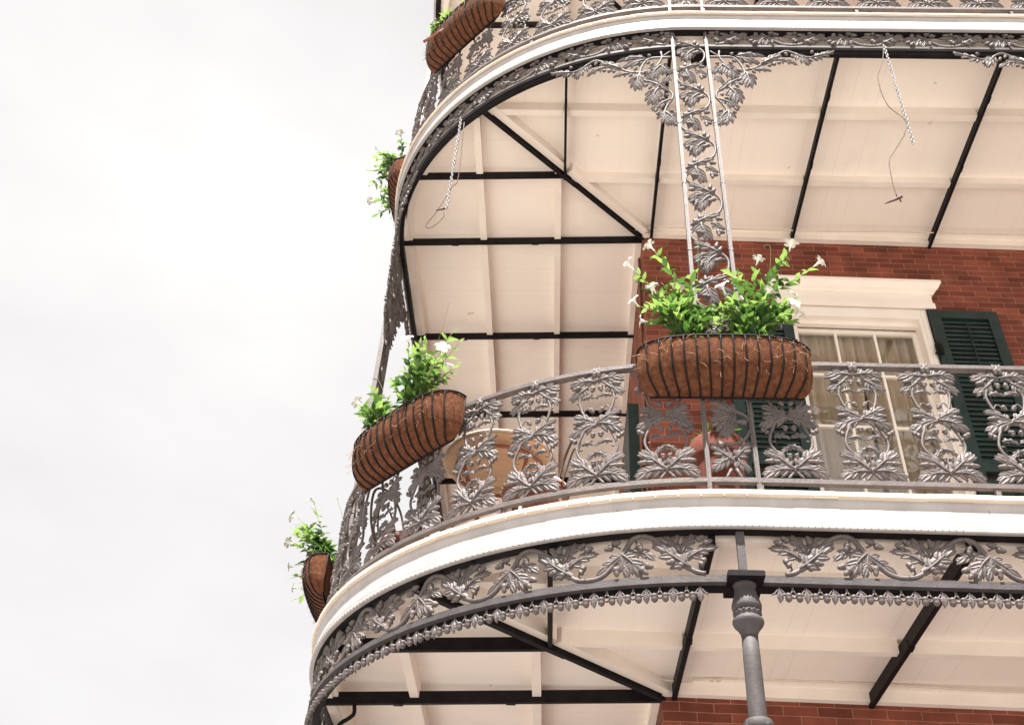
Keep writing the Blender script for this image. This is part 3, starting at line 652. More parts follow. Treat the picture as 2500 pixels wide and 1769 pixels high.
    k_ = 2.0; beam(dm[0]+.09, dm[1]+.09, dm[0]*k_, dm[1]*k_, w=.042, drop=.008, nm='corner_beam')
    m_ = MB()   # timber beside the corner beam
    for (a, b) in (((.022, -.062), (dm[0]+.042, dm[1]-.042)), ((dm[0]+.015, dm[1]-.068), (dm[0]*1.93+.042, dm[1]*1.93-.042))):
        a = np.array(a); b = np.array(b); t = (b-a)/np.linalg.norm(b-a); n = np.array((-t[1], t[0]))*.032; vs = []
        for p in (a, b):
            for s_ in (-1, 1):
                q = p+n*s_; z = cz(q[0], q[1], zb); vs += [(q[0], q[1], z+.026), (q[0], q[1], cz(q[0], q[1], ceil, SLC)+.004)]
        m_.add(vs, [(0, 1, 3, 2), (4, 6, 7, 5), (0, 4, 5, 1), (2, 3, 7, 6), (0, 2, 6, 4), (1, 5, 7, 3)])
    part('corner_joist', m_, JOIST, g)
    # wall plates
    m_ = MB(); M_ = Matrix.Rotation(WALLROT, 4, 'Z'); m_.box(.0, 5.3, -.055, -.004, zb+.02, ceil+.006, M=M_); m_.box(-.055, -.004, 0.05, 6.6, zb+.02, ceil+.006); part('wall_plate', m_, JOIST, g)
    # deck, black rim under the fascia, fascia, nosing
    m_ = MB(); O = inner_outline(.062); Wl = [(max(p[0], -.0), max(p[1], -.0)) for p in O]; vs = []
    for (x, y), (wx, wy) in zip(O, Wl): vs += [(x, y, deck_top-.04), (wx, wy, deck_top-.04), (x, y, deck_top-.004), (wx, wy, deck_top-.004)]
    fs = []
    for i in range(len(O)-1):
        a, b = i*4, i*4+4; fs += [(a, a+1, b+1, b), (a+2, b+2, b+3, a+3), (a, b, b+2, a+2), (a+1, a+3, b+3, b+1)]
    m_.add(vs, fs); part('deck', m_, DECK, g)
    m_ = MB(); sweep(m_, [(-.018, fz-.004), (.034, fz-.004), (.034, fz+.018), (-.018, fz+.018)], S_MIN, S_MAX, .05); part('rim_iron', m_, DARK, g)
    m_ = MB()
    ft = fz+.165
    prof = [(.015, fz), (.054, fz), (.058, fz+.006), (.058, fz+.015), (.056, fz+.020), (.057, fz+.040), (.053, fz+.060), (.049, fz+.082), (.047, fz+.125), (.050, fz+.136), (.056, fz+.150), (.057, ft-.001), (.015, ft-.001)]
    sweep(m_, prof, S_MIN, S_MAX, .03, False)
    m_.mi = 1; s_ = -1.0
    while s_ < ARC+1:
        (x, y), a = frame(s_); M = Matrix.Translation((x, y, 0)) @ Matrix.Rotation(a, 4, 'Z')
        m_.box(-.0010, .0010, -.0592, -.050, fz+.002, fz+.012, M=M); s_ += .033
    for s_ in (-3.4, -1.15, .62, 2.45, ARC+.6, ARC+3):
        (x, y), a = frame(s_); M = Matrix.Translation((x, y, 0)) @ Matrix.Rotation(a, 4, 'Z'); m_.box(-.0009, .0009, -.0480, -.030, fz+.070, fz+.13, M=M)
    m_.mi = 0; part('fascia', m_, [WHITE, DARK], g)
    m_ = MB(); s_ = S_MIN; r2 = random.Random(int(fz*10)+3)
    sweep(m_, [(.02, ft+.002), (.069, ft+.002), (.069, deck_top-.007), (.02, deck_top-.007)], S_MIN, S_MAX, .05)
    while s_ < S_MAX-.1:
        w_ = .108; j = r2.uniform(-.0012, .0012); jz = r2.uniform(-.001, .001)
        (x, y), a = frame(s_+w_/2); M = Matrix.Translation((x, y, 0)) @ Matrix.Rotation(a, 4, 'Z')
        z0, z1 = ft+jz, deck_top+jz; h = w_/2-.0008
        vs = []
        for xx in (-h, h):
            for (yy, zz) in ((.02, z0), (-.062-j, z0), (-.074-j, z0+.012), (-.074-j, z1-.008), (-.066-j, z1), (.06, z1)): vs.append(tuple(M @ Vector((xx, yy, zz))))
        k = 6; m_.add(vs, [tuple(range(k)), tuple(range(k, 2*k))[::-1]] + [(i, k+i, k+(i+1) % k, (i+1) % k) for i in range(k)])
        s_ += w_
    part('nosing', m_, TILE, g)
    return g
HB = .096
make_gallery('gallery', 'lower white gallery floor with its cream underside, carried on the round iron column', .0635, .039,
    [-.70, .077, 1.305, 2.53, 3.76, 4.98], [-.715, .03, 1.26, 2.5, 3.75, 5.0], HB,
    [(-1.49, -1.435), (-.75, -.695)], [(-1.583, -1.527), (-.813, -.757), (-2.13, -2.07)], (-.70, -.715), .245)
make_gallery('gallery', 'middle white gallery floor with its cream underside, at the top of the lattice column', 4.2724, 4.319,
    [-.693, .077, 1.31, 2.52, 3.76, 4.98], [-.715, .03, 1.288, 2.54, 3.79, 5.04], .085,
    [(-1.385, -1.328), (-.69, -.635)], [(-1.433, -1.377), (-.778, -.722), (-2.13, -2.07)], (-.697, -.715), 4.515)
make_gallery('gallery', 'topmost gallery roof of pale boards seen above the upper railing', 7.75, 7.80,
    [-.693, .077, 1.31, 2.535, 3.76], [-.715, .03, 1.288, 2.54, 3.79], HB,
    [(-1.385, -1.315), (-.69, -.62)], [(-1.44, -1.37), (-.785, -.715)], (-.697, -.715), 8.0)

# ------------------------------------------------------------------ cast iron railings
DR = 4.341
def rail_panel_mesh(E):
    mb = MB(); E = E + [['A', [.010, 1.096], [.020, 1.124], .8], ['A', [.010, 1.085], [.014, 1.050], 1.2]]
    ornament(mb, E); ornament(mb, E, mirror=-1, d=.006)
    return mb
PANEL = rail_panel_mesh(RAIL).mesh('railing_panel', IRON)
fb = MB(); ornament(fb, FLEUR); FLEUR_ME = fb.mesh('railing_fleur', IRON)
COLS_S = [.0455, .0455-(3.135-.2045), .37+.358*9, .37+.358*9+2.93, .37+.358*9+5.86]
front_x = [.515, .90, 1.285, 1.67, 2.055, 2.44, 2.825]
PS = [EX - x for x in front_x] + [EX-(3.45+.385*i) for i in range(6)] + [.37+.358*i for i in range(9)]
sc0 = .37+.358*9
PS += [sc0+.315+.385*i for i in range(7)] + [sc0+2.93+.315+.385*i for i in range(7)]
def make_railing(z, label):
    g = thing('railing', label, 'railing', (0, 0, 0), group='cast iron leaf and acorn railings')
    m_ = MB(); sweep(m_, [(-.022, z+1.088), (.022, z+1.088), (.022, z+1.112), (-.022, z+1.112)], S_MIN, S_MAX, .06); part('top_rail', m_, IRON, g)
    m_ = MB(); sweep(m_, [(-.014, z+.322), (.018, z+.322), (.018, z+.348), (-.014, z+.348)], S_MIN, S_MAX, .06); part('bottom_rail', m_, IRON, g)
    for s in PS:
        (x, y), a = frame(s)
        o = link('railing_panel', PANEL, g, (x, y, z), (0, 0, a))
        if z > 1: o.location.z = z - .004
    for s in COLS_S:
        (x, y), a = frame(s)
        link('railing_fleur', FLEUR_ME, g, (x, y, z), (0, 0, a))
    # little feet
    for s in PS[::3]:
        m_ = MB()
        (x, y), a = frame(s+.18); M = Matrix.Translation((x, y, z)) @ Matrix.Rotation(a, 4, 'Z'); m_.box(-.012, .012, -.012, .012, .245, .322, M=M); part('foot', m_, IRON, g)
    return g
make_railing(0, 'grey cast iron leaf railing around the lower gallery, in front of the window')
make_railing(DR, 'grey cast iron railing around the upper gallery, cut off by the top of the picture')

# ------------------------------------------------------------------ friezes under each fascia
PER = .569
def split_frieze():
    first, second = [], []
    for e in FRIEZE:
        if e[0] == 'T' and len(e[1]) > 8:
            first.append(['T', e[1][:8], e[2]]); second.append(['T', e[1][7:], e[2]])
        else:
            u = e[1][0][0] if e[0] == 'T' else e[1][0]
            (first if u < .27 else second).append(e)
    return first, second
FF, FS = split_frieze()
def make_frieze(zt, zbar, zs, label, phase_r, phase_l, fringe):
    g = thing('frieze', label, 'frieze', (0, 0, 0), group='scrolling leaf and acorn friezes')
    # pattern z runs .036 .. -.192 ; bar top sits at zbar
    fmap = lambda s0, mir: bend(s0, mir, z0=zbar, zs=zs, zb=-.192)
    def tiles(s_start, s_end, mir, phase):
        # s_start: column edge; mir=+1 grows to the right (s falling)
        sgn = -1 if mir == 1 else 1
        k = 0; s0 = s_start + sgn*(phase-PER)
        while abs(s0 - s_start) - PER < abs(s_end - s_start):
            mb = MB(); 
            if k > 0: ornament(mb, FF, T=.0085)
            ornament(mb, FS, T=.0085)
            if abs(s0 + sgn*PER*.9 - s_start) <= abs(s_end-s_start)+.03:
                part('frieze_casting', mb, IRON, g, fn=fmap(s0, mir))
            k += 1; s0 += sgn*PER
    for i, (a, b, mir) in enumerate(((COLS_S[0]-.125, COLS_S[1]+.1, 1), (COLS_S[0]+.125, COLS_S[2]-.1, -1), (COLS_S[2]+.125, COLS_S[3]-.1, -1), (COLS_S[3]+.125, COLS_S[4]-.1, -1), (COLS_S[1]-.125, S_MIN+.1, 1))):
        tiles(a, b, mir, phase_r if mir == 1 else phase_l)
    m_ = MB(); sweep(m_, [(-.012, zbar-.022), (.010, zbar-.022), (.010, zbar), (-.012, zbar)], S_MIN, S_MAX, .06); part('frieze_bar', m_, COLUMN, g)
    if fringe:
        m_ = MB(); sweep(m_, [(-.010, zbar-.046), (.026, zbar-.046), (.026, zbar-.0225), (-.010, zbar-.0225)], S_MIN, S_MAX, .06); part('frieze_bar', m_, COLUMN, g)
        m_ = MB(); sweep(m_, [(-.05, zbar-.064), (-.011, zbar-.064), (-.011, zbar-.002), (-.05, zbar-.002)], S_MIN, S_MAX, .06); part('bearer', m_, DARK, g)
    else:
        m_ = MB(); sweep(m_, [(-.045, zbar-.070), (-.013, zbar-.070), (-.013, zbar-.002), (-.045, zbar-.002)], S_MIN, S_MAX, .06); part('bearer', m_, DARK, g)
    return g
make_frieze(.036, -.192, 1.0, 'lower iron frieze of large scrolling leaves above the acorn fringe', .3625, .34, True)
make_frieze(4.335, 4.165, .80, 'upper iron frieze of scrolling leaves beside the top of the lattice column', .356, .34, False)

# acorn fringe hung below the lower frieze
def fringe_unit(mb, x):
    z = -.255
    leafp = [(.0, .0)]
    leaf(mb, (x, z+.002), (x, z-.062), .24, 0, d0=.010, pairs=2)
    petal(mb, np.array((x, z-.022)), np.array((0, -1.)), np.array((1., 0)), .055, .016, .014, .004, .002)
    for sg in (-1, 1):
        cx = x + .0615 + sg*.027
        mb.tube([(cx+sg*.030, -.012, z-.034), (cx+sg*.012, -.014, z-.036), (cx, -.014, z-.034), (cx-sg*.022, -.012, z-.048), (cx-sg*.030-.0, -.010, z-.052)], .0052, k=5, sub=3)
        mb.lathe([(.004, .018), (.0145, .012), (.0165, .003), (.0145, .001), (.0165, -.010), (.014, -.020), (.005, -.028)], (cx-sg*.002, -.016, z-.046), (0, 0, 1), k=8)
        mb.tube([(x+.0615+sg*.0, -.010, z-.012), (x+.0615-sg*.014, -.010, z-.032)], .0042, k=5)
        mb.tube([(x+sg*.004, -.01, z-.004), (x+sg*.022, -.01, z-.028), (x+sg*.036, -.010, z-.036)], .0045, k=5, sub=3)
    mb.tube([(x+.0615, -.008, z+.004), (x+.0615, -.010, z-.014)], .006, k=5)
FU = .1232
g = thing('acorn_fringe', 'row of hanging iron acorns and small leaves along the lower edge of the gallery', 'fringe', (0, 0, 0))
def fringe_run(s_start, s_end, mir):
    sgn = -1 if mir == 1 else 1; s = s_start
    while (s_end - s)*sgn > FU*4:
        mb = MB()
        for i in range(4): fringe_unit(mb, i*FU)
        part('fringe_casting', mb, IRON, g, fn=bend(s, mir)); s += sgn*FU*4
fringe_run(EX-.36, COLS_S[1]+.1, 1); fringe_run(EX+.0, COLS_S[2]-.1, -1); fringe_run(COLS_S[2]+.12, COLS_S[3]-.05, -1); fringe_run(COLS_S[3]+.12, COLS_S[4]-.05, -1)

# ------------------------------------------------------------------ lattice columns of the upper storeys
VP = .5386
def make_lattice(s, label, zlo, zhi, brackets, cat='column'):
    (x, y), a = frame(s)
    g = thing('lattice_column', label, cat, (x, y, zlo), a, group='open iron lattice columns with vine scrolls')
    for sx in (-.122, .122):
        m_ = MB(); m_.box(sx-.011, sx+.011, -.014, .016, 0, zhi-zlo); m_.box(sx-.0035, sx+.0035, -.021, -.0135, 0, zhi-zlo)
        zz = .5
        while zz < zhi-zlo: m_.box(sx-.014, sx+.014, -.017, .018, zz, zz+.008); zz += .62
        part('post', m_, IRON, g)
    m_ = MB(); z = 3.773+VP - zlo if zhi < 5 else zhi-zlo-.02
    lo = 1.13 - (.245)
    while z-VP > lo-.25:
        ornament(m_, VINE, dz=z, T=.0075, ws=1.08); z -= VP
    part('vine_scroll', m_, IRON, g)
    if brackets:
        for sg in (1, -1):
            m_ = MB(); ornament(m_, BRACKET, T=.0075, ws=1.08)
            me = m_.arr()
            def fn(V, sg=sg):
                W = bend(s - sg*.1215, sg, z0=4.15)(V)
                Mi = np.array((Matrix.Translation((x, y, zlo)) @ Matrix.Rotation(a, 4, 'Z')).inverted())
                return W @ Mi[:3, :3].T + Mi[:3, 3]
            part('bracket', m_, IRON, g, fn=fn)
    return g
names = [('tall iron lattice column with vine scroll, standing behind the right-hand planter', 0), ('iron lattice column beyond the right edge, whose leafy bracket reaches into view', 1),
         ('iron lattice column at the left bend, seen edge-on behind the left planter', 2), ('iron lattice column further along the side street, seen edge-on', 3), ('farthest iron lattice column along the side street', 4)]
for n_, i in names: make_lattice(COLS_S[i], n_, .245, 4.352, True)
names2 = ['foot of the iron lattice column on the upper gallery, directly above the tall one', 'upper lattice column beyond the right edge of the upper gallery', 'upper lattice column at the left bend beside the top planter', 'upper lattice column further along the side street', 'farthest upper lattice column along the side street']
for i, n_ in enumerate(names2): make_lattice(COLS_S[i], n_, 4.515, 7.8, False)

# ------------------------------------------------------------------ round columns below
def make_pipe(s, label):
    (x, y), a = frame(s)
    g = thing('round_column', label, 'column', (x, y, GZ+.14), a, group='round iron columns under the lower gallery')
    b = -(GZ+.14)
    def pp(nm, mb, m=COLUMN): part(nm, mb, m, g, loc=(0, 0, b))
    mb = MB(); mb.lathe([(.036, -.485), (.0385, -.60), (.042, -1.4), (.046, -2.8), (.048, GZ+.2)][::-1], k=24); pp('shaft', mb)
    mb = MB()
    mb.lathe([(.055, -.925), (.062, -.915), (.062, -.890), (.055, -.880)], k=20)
    for t in range(4):
        an = t*math.pi/2+.5; mb.box(.058*math.cos(an)-.008, .058*math.cos(an)+.008, .058*math.sin(an)-.008, .058*math.sin(an)+.008, -.915, -.89)
    pp('collar', mb)
    mb = MB()
    mb.lathe([(.037, -.50), (.040, -.482), (.052, -.462), (.066, -.445), (.071, -.432), (.070, -.420), (.060, -.412), (.056, -.404), (.060, -.398), (.062, -.390), (.058, -.381), (.056, -.376)], k=28)
    for t in range(16):
        an = t*math.pi/8; mb.lathe([(.004, -.006), (.0075, 0), (.004, .006)], (.060*math.cos(an), .060*math.sin(an), -.388), k=6)
    mb.lathe([(.056, -.376), (.067, -.366, .03), (.069, -.350, .06), (.062, -.325, .09), (.053, -.295, .10), (.048, -.27, .08), (.052, -.252, .03), (.056, -.243)], k=48)
    pp('capital', mb)
    mb = MB(); mb.box(-.084, .084, -.095, .125, -.242, -.216); mb.box(-.078, .078, -.089, .119, -.216, -.211); pp('abacus', mb, DARK)  # grey plate coloured dark all over to stand in for its shaded underside
    mb = MB(); mb.box(-.019, .019, -.020, .008, -.211, .036); mb.box(-.026, .026, -.024, .01, -.211, -.196); mb.lathe([(.007, 0), (.007, .01), (.003, .012)], (-.012, -.023, -.195), (0, -1, .5), k=6); mb.lathe([(.007, 0), (.007, .01), (.003, .012)], (.012, -.023, -.195), (0, -1, .5), k=6); pp('stub_bar', mb)
    mb = MB(); mb.lathe([(.09, 0), (.09, .03), (.07, .06), (.055, .10)], (0, 0, GZ+.14), k=24); pp('base', mb)
    return g
for i, n_ in enumerate(['round grey iron column with fluted capital under the lower gallery', 'round iron column below the right end of the lower gallery, outside the picture', 'round iron column below the left bend of the lower gallery', 'round iron column along the side street below the gallery', 'farthest round iron column along the side street']): make_pipe(COLS_S[i], n_)
# scrolled prop under the side beam
mb = MB(); (x, y), a = frame(COLS_S[2])
mb.tube([(-1.93, .03, -.02), (-1.925, .03, -.075), (-1.95, .03, -.105), (-2.02, .03, -.17), (-2.12, .03, -.40)], .013, k=7, sub=4)
single('beam_brace', mb, DARK, 'bent black iron brace under the lower side beam, bottom left', 'brace')

# ------------------------------------------------------------------ hay-rack planters lined with coco fibre
def plan_pt(a, W, D, t):
    """a in 0..pi round the front, t 0 rim .. 1 foot"""
    f = math.sqrt(max(0.0, 1-t**2.3)); f = .05+.95*f
    x = W/2*math.copysign(abs(math.cos(a))**.74, math.cos(a))*(1-.15*t**5)
    d = D*f*abs(math.sin(a))**.72 if 0 < a < math.pi else 0
    return x, d
def make_planter(s, z, label, seed, back=.030, D=.195):
    (x, y), a = frame(s); r2 = random.Random(seed)
    W, H = .93, .275
    g = thing('hanging_planter', label, 'planter', (x, y, z), a, group='coco-lined wire planters hooked on the railings')
    nx, nt_ = 90, 18
    # liner, bulging a little between the ribs
    ribs = [-.42+.84*i/13 for i in range(14)]
    def amap(xx): 
        c = abs(xx)/(W/2)
        return math.acos(math.copysign(min(1, c)**(1/.74), xx))
    mb = MB(); vs = []
    for i in range(nx+1):
        al = math.pi*i/nx
        for j in range(nt_+1):
            t = math.sin(math.pi/2*j/nt_); px, pd = plan_pt(al, W, D, t)
            near = min(abs(px-q) for q in ribs)
            puff = .006*min(1, near/.025)*math.sin(math.pi*min(1, .1+t*.85)) + r2.uniform(-.0022, .0022) - .004
            k_ = 1+puff/D*1.0
            zz = -H*t + (0 if j else r2.uniform(-.012, .006)) 
            vs.append((px*(1+puff*.8), -back-pd*k_, zz))
    fs = []
    for i in range(nx):
        for j in range(nt_): a0 = i*(nt_+1)+j; fs.append((a0, a0+nt_+1, a0+nt_+2, a0+1))
    mb.add(vs, fs, True)
    bk = [(sg*W/2*(1-.15*(q/12)**5)*.985, -back+.001, -H*q/12) for sg, rg in ((1, range(13)), (-1, range(12, -1, -1))) for q in rg]
    mb.add(bk, [tuple(range(len(bk)))])
    mb.mi = 1
    for _ in range(100):
        al = r2.uniform(.05, .95)*math.pi; t = abs(r2.gauss(0, .35))
        if t > .95: t = .3
        px, pd = plan_pt(al, W, D, t); p = np.array((px, -back-pd-.004, -H*t)); P = [p]; dirn = np.array((r2.uniform(-1, 1), -.22, r2.uniform(-1, 1)))
        for q in range(4): 
            dirn = dirn + np.array((r2.uniform(-.8, .8), r2.uniform(-.25, .12), r2.uniform(-.9, .5))); p = p + dirn/np.linalg.norm(dirn)*.013; P.append(p)
        mb.tube(P, r2.choice((.0006, .0009, .0012)), k=3, sub=2, cap=False)
    part('liner', mb, [COCO, FIBRE], g)
    mb = MB(); poly = []
    for i in range(41):
        px, pd = plan_pt(math.pi*i/40, W, D, .08); poly.append((px*.97, -back-pd*.95))
    mb.prism(poly, -.06, -.03); part('soil', mb, SOIL, g)
    # wire frame
    mb = MB()
    rim = [(plan_pt(math.pi*i/60, W, D, 0)[0], -back-plan_pt(math.pi*i/60, W, D, 0)[1]-.002, .002) for i in range(61)]
    mb.tube(rim, .0065, k=6); mb.tube([rim[0], rim[-1]], .006, k=6)
    foot = [(plan_pt(math.pi*i/60, W, D, 1)[0], -back-plan_pt(math.pi*i/60, W, D, 1)[1]-.004, -H-.002) for i in range(61)]
    mb.tube(foot, .006, k=6)
    for sg in (1, -1): mb.tube([rim[0 if sg > 0 else -1], (sg*W/2*.985, -back, -H*.5), foot[0 if sg > 0 else -1]], .006, k=6)
    part('rim', mb, DARK, g)
    mb = MB()
    for q in ribs:
        al = amap(q); P = []
        for j in range(19):
            tj = math.sin(math.pi/2*j/18); px, pd = plan_pt(al, W, D, tj); P.append((px*1.0, -back-pd-.0035, -H*tj-.002))
        mb.tube(P, .0052, k=6)
    part('wire_ribs', mb, DARK, g)
    mb = MB()
    for hx in (-.3, .3):
        mb.tube([(hx, -back, -.02), (hx, -back, .005), (hx, -.02, .012), (hx, .03, .002), (hx, .032, -.05)], .005, k=5)
    part('hook', mb, DARK, g)
    return g
# nearest point of the plan line to the left planters
S_ = np.linspace(0, ARC, 800); P_, _ = path(S_)
S2 = float(S_[np.argmin(np.hypot(P_[:, 0]+1.545, P_[:, 1]+1.36))])
PZT = 1.108
SP = {'a': (.045, PZT), 'b': (S2, PZT), 'c': (ARC+.505, PZT), 'd': (S2+.01, PZT+DR), 'e': (ARC+.45, PZT+DR)}
make_planter(*SP['a'], 'brown coco-fibre planter in front of the lattice column, hung on the lower railing', 1)
make_planter(*SP['b'], 'brown coco-fibre planter tilted on the bend of the lower railing, left of the round table', 2)
make_planter(*SP['c'], 'brown coco-fibre planter seen end-on at the far lower left of the railing', 3, .145, .225)
make_planter(*SP['d'], 'brown coco-fibre planter on the upper railing, cut off by the top of the picture', 4)
make_planter(*SP['e'], 'brown coco-fibre planter half hidden behind the left end of the upper white fascia', 5, .095, .205)

# ------------------------------------------------------------------ flowering vines
def flower_mesh(seed):
    r2 = random.Random(seed); mb = MB()
    mb.tube([(0, 0, 0), (0, 0, .02), (0, 0, .036), (0, 0, .05)], [.0028, .004, .009, .013], k=8, cap=False)
    for i in range(5):
        an = 2*math.pi*i/5+r2.uniform(-.1, .1); c, s_ = math.cos(an), math.sin(an); vs = []
        for (rr, w, h) in ((.008, .006, .046), (.020, .013, .054), (.031, .014, .055+r2.uniform(-.004, .002)), (.039, .006, .050)):
            for q in (-1, 0, 1):
                yy = w*q+.005*rr/.03; vs.append((c*rr-s_*yy, s_*rr+c*yy, h+(.0 if q else .002)))
        mb.add(vs, [(j*3+k, j*3+k+1, j*3+k+4, j*3+k+3) for j in range(3) for k in range(2)], True)
    return mb.mesh('flower', FLOWER)
FLW = [flower_mesh(i) for i in range(3)]
def leafblade(mb, p, d, up, l, w, fold=.25, droop=.3):
    d = d/np.linalg.norm(d); sd = np.cross(d, up); sd /= np.linalg.norm(sd)+1e-9; nn = np.cross(sd, d)
    vs = []; prof = (.10, .78, 1.0, .82, .45, 0.03)
    for i, q in enumerate(prof):
        t = i/5; c = p + d*l*t - nn*droop*l*t*t
        vs += [c+sd*w*q/2+nn*fold*w*q*.5, c, c-sd*w*q/2+nn*fold*w*q*.5]
    mb.add(vs, [(j*3+k, j*3+k+1, j*3+k+4, j*3+k+3) for j in range(5) for k in range(2)], True)
def make_plant(key, off, label, seed, n=15, hgt=.40, spread=.22, lean=(0, 0), tips=(), nfl=4, cat='flowering vine', dens=1.0, wisps=1):
    s, z = SP[key]; (x, y), a = frame(s); r2 = random.Random(seed)
    M = Matrix.Translation((x, y, z)) @ Matrix.Rotation(a, 4, 'Z')
    base = M @ Vector((off, -.115, -.03))
    g = thing('flowering_vine', label, cat, tuple(base), a, group='white trumpet vines growing in the planters')
    st, lo, yg = MB(), MB(), MB(); fl = []
    stems = []
    for i in range(n):
        an = r2.uniform(0, 2*math.pi); rr = spread*r2.uniform(.25, 1.0)
        H = hgt*r2.uniform(.5, 1.0)*(1.1-.45*rr/spread)
        tip = np.array((rr*math.cos(an)+lean[0], (rr*math.sin(an))*.55-.03+lean[1], H)); stems.append((tip, 1))
    for t in tips: stems.append((np.array(t, float), 2))
    for tip, kd in stems:
        b = np.array((r2.uniform(-.05, .05), r2.uniform(-.03, .03), -.01))
        mid = b*.5+tip*.5 + np.array((r2.uniform(-.03, .03)-tip[0]*.18, r2.uniform(-.03, .03), .05 + .10*abs(tip[0]))) 
        P = spline([b, mid, tip], 9); st.tube(P, [.0042, .0028, .0016], k=5)
        Ln = np.sum(np.linalg.norm(np.diff(P, axis=0), axis=1)); k = max(3, int(Ln/(.036 if kd == 1 else .048)*dens))
        for j in range(k):
            t = (.12+.88*j/k) if kd == 1 else (.06+.94*j/k); u = t*(len(P)-1); i0 = min(int(u), len(P)-2); p = P[i0]+(P[i0+1]-P[i0])*(u-i0)
            d0 = P[i0+1]-P[i0]; d0 /= np.linalg.norm(d0); az = r2.uniform(0, math.pi) if j % 2 else r2.uniform(0, math.pi)+math.pi/2
            for sg in (0, math.pi):
                q = np.array((math.cos(az+sg), math.sin(az+sg), r2.uniform(-.15, .35))); dr = d0*.55+q*.9
                l = r2.uniform(.058, .108)*(1.12-.50*t); w = l*r2.uniform(.36, .54)
                young = t > .78 or r2.random() < .16
                leafblade(yg if young else lo, p, dr, np.array((0, 0, 1.))+.3*np.array((r2.uniform(-1, 1), r2.uniform(-1, 1), 0)), l, w, r2.uniform(.1, .5), r2.uniform(.05, .5))
        leafblade(yg, tip, d0+np.array((.1, .1, .1)), np.array((0, 0, 1.)), .04, .014)
        if len(fl) < nfl and (kd == 2 or r2.random() < .4): fl.append((tip, d0))
    for _ in range(wisps):       # thin searching tendrils
        tip = np.array((r2.uniform(-1, 1)*spread*1.3+lean[0], r2.uniform(-.08, .05), hgt*r2.uniform(1.1, 1.5)))
        P = spline([np.array((0, 0, hgt*.4)), np.array((tip[0]*.5+.03, 0, hgt*.9)), tip, tip+np.array((r2.uniform(-.07, .07), 0, .02))], 8); st.tube(P, [.0018, .0008], k=4)
    part('stems', st, STEM, g); part('foliage', lo, LEAF, g); part('young_leaves', yg, LEAFY, g)
    for i, (p, d) in enumerate(fl):
        v = Vector(d + np.array((r2.uniform(-.6, .6), r2.uniform(-.8, .1), r2.uniform(-.2, .5)))).normalized()
        o = link('flower', FLW[i % 3], g, tuple(p + np.array(d)*.01)); o.rotation_euler = v.to_track_quat('Z', 'Y').to_euler(); sc = r2.uniform(.85, 1.2); o.scale = (sc,)*3
    return g
make_plant('a', -.20, 'leafy white trumpet vine in the left half of the planter by the lattice column', 11, n=18, hgt=.54, spread=.25, tips=((-.14, 0, .78), (-.26, 0, .62), (-.24, 0, .34), (.06, -.02, .60), (-.10, 0, .5)), nfl=10)
make_plant('a', .17, 'leafy white trumpet vine in the right half of the planter, reaching across the window crown', 12, n=18, hgt=.52, spread=.26, tips=((.26, 0, .78), (.38, 0, .66), (.06, 0, .66), (-.10, -.02, .62), (-.05, -.02, .58), (.24, 0, .40)), nfl=11)
make_plant('b', .08, 'tall airy white trumpet vine in the middle of the planter at the bend', 13, n=12, hgt=.60, spread=.36, lean=(.03, 0), tips=((.30, 0, .52), (.38, 0, .40), (-.12, 0, .66), (.02, 0, .64), (-.24, -.04, .42), (-.16, -.03, .30)), nfl=5, dens=.72)
make_plant('b', -.22, 'small white trumpet vine at the left end of the planter at the bend', 14, n=9, hgt=.36, spread=.22, lean=(-.05, 0), tips=((-.16, 0, .50), (-.22, 0, .28), (-.20, 0, .12)), nfl=2, dens=.9)
make_plant('c', .22, 'trumpet vine at the near end of the end-on planter at the far lower left', 15, n=10, hgt=.42, spread=.16, lean=(.02, -.28), tips=((.1, -.24, .52), (.05, -.34, .42), (-.1, -.34, .12), (0, -.33, -.04)), nfl=5, dens=.8)
make_plant('c', -.18, 'trumpet vine at the far end of the end-on planter at the far lower left', 16, n=9, hgt=.30, spread=.16, lean=(0, -.24), tips=((0, -.36, .1), (-.1, -.36, .25), (.1, -.36, -.05)), nfl=5, dens=.8)
make_plant('d', -.22, 'white trumpet vine in the planter cut off by the top of the picture', 17, n=13, hgt=.34, spread=.17, tips=((-.16, -.05, .28),), nfl=2)
make_plant('d', .2, 'white trumpet vine above the top edge of the picture, right half of that planter', 18, n=12, hgt=.34, spread=.17, nfl=2)
make_plant('e', .24, 'trumpet vine at the near end of the planter behind the upper fascia', 19, n=11, hgt=.36, spread=.17, lean=(0, -.20), tips=((.1, -.10, .50), (.0, -.36, .3), (.0, -.38, .1), (-.1, -.36, 0)), nfl=4)
make_plant('e', -.16, 'trumpet vine at the far end of the planter behind the upper fascia', 20, n=11, hgt=.28, spread=.17, lean=(0, -.22), tips=((0, -.40, .12), (-.1, -.40, .22), (-.1, -.38, 0)), nfl=4)

# ------------------------------------------------------------------ chains and loose wires hanging from the upper frieze
def make_chain(top, bot, label):
    mb = MB(); a = np.array(top, float); b = np.array(bot, float); Ln = np.linalg.norm(b-a); n = int(Ln/.0235); t = (b-a)/Ln
    r2 = random.Random(3)
    e1 = np.array((1., 0, 0)); e2 = np.array((0, 1., 0))
    for i in range(n):
        c = a+t*(i+.5)*Ln/n + np.array((r2.uniform(-.001, .001), 0, 0)); an = R(35)+(i % 2)*math.pi/2+r2.uniform(-.2, .2); w = e1*math.cos(an)+e2*math.sin(an)
        P = []
        for k in range(12):
            q = 2*math.pi*k/12; P.append(c + w*.0085*math.cos(q) + t*(.0095*math.sin(q)+.0065*np.sign(math.sin(q))*(abs(math.sin(q)) > .1)))
        mb.tube(P, .0031, k=5, closed=True)
    return single('chain', mb, GALV, label, 'chain', 'loose chains hanging from the upper frieze')
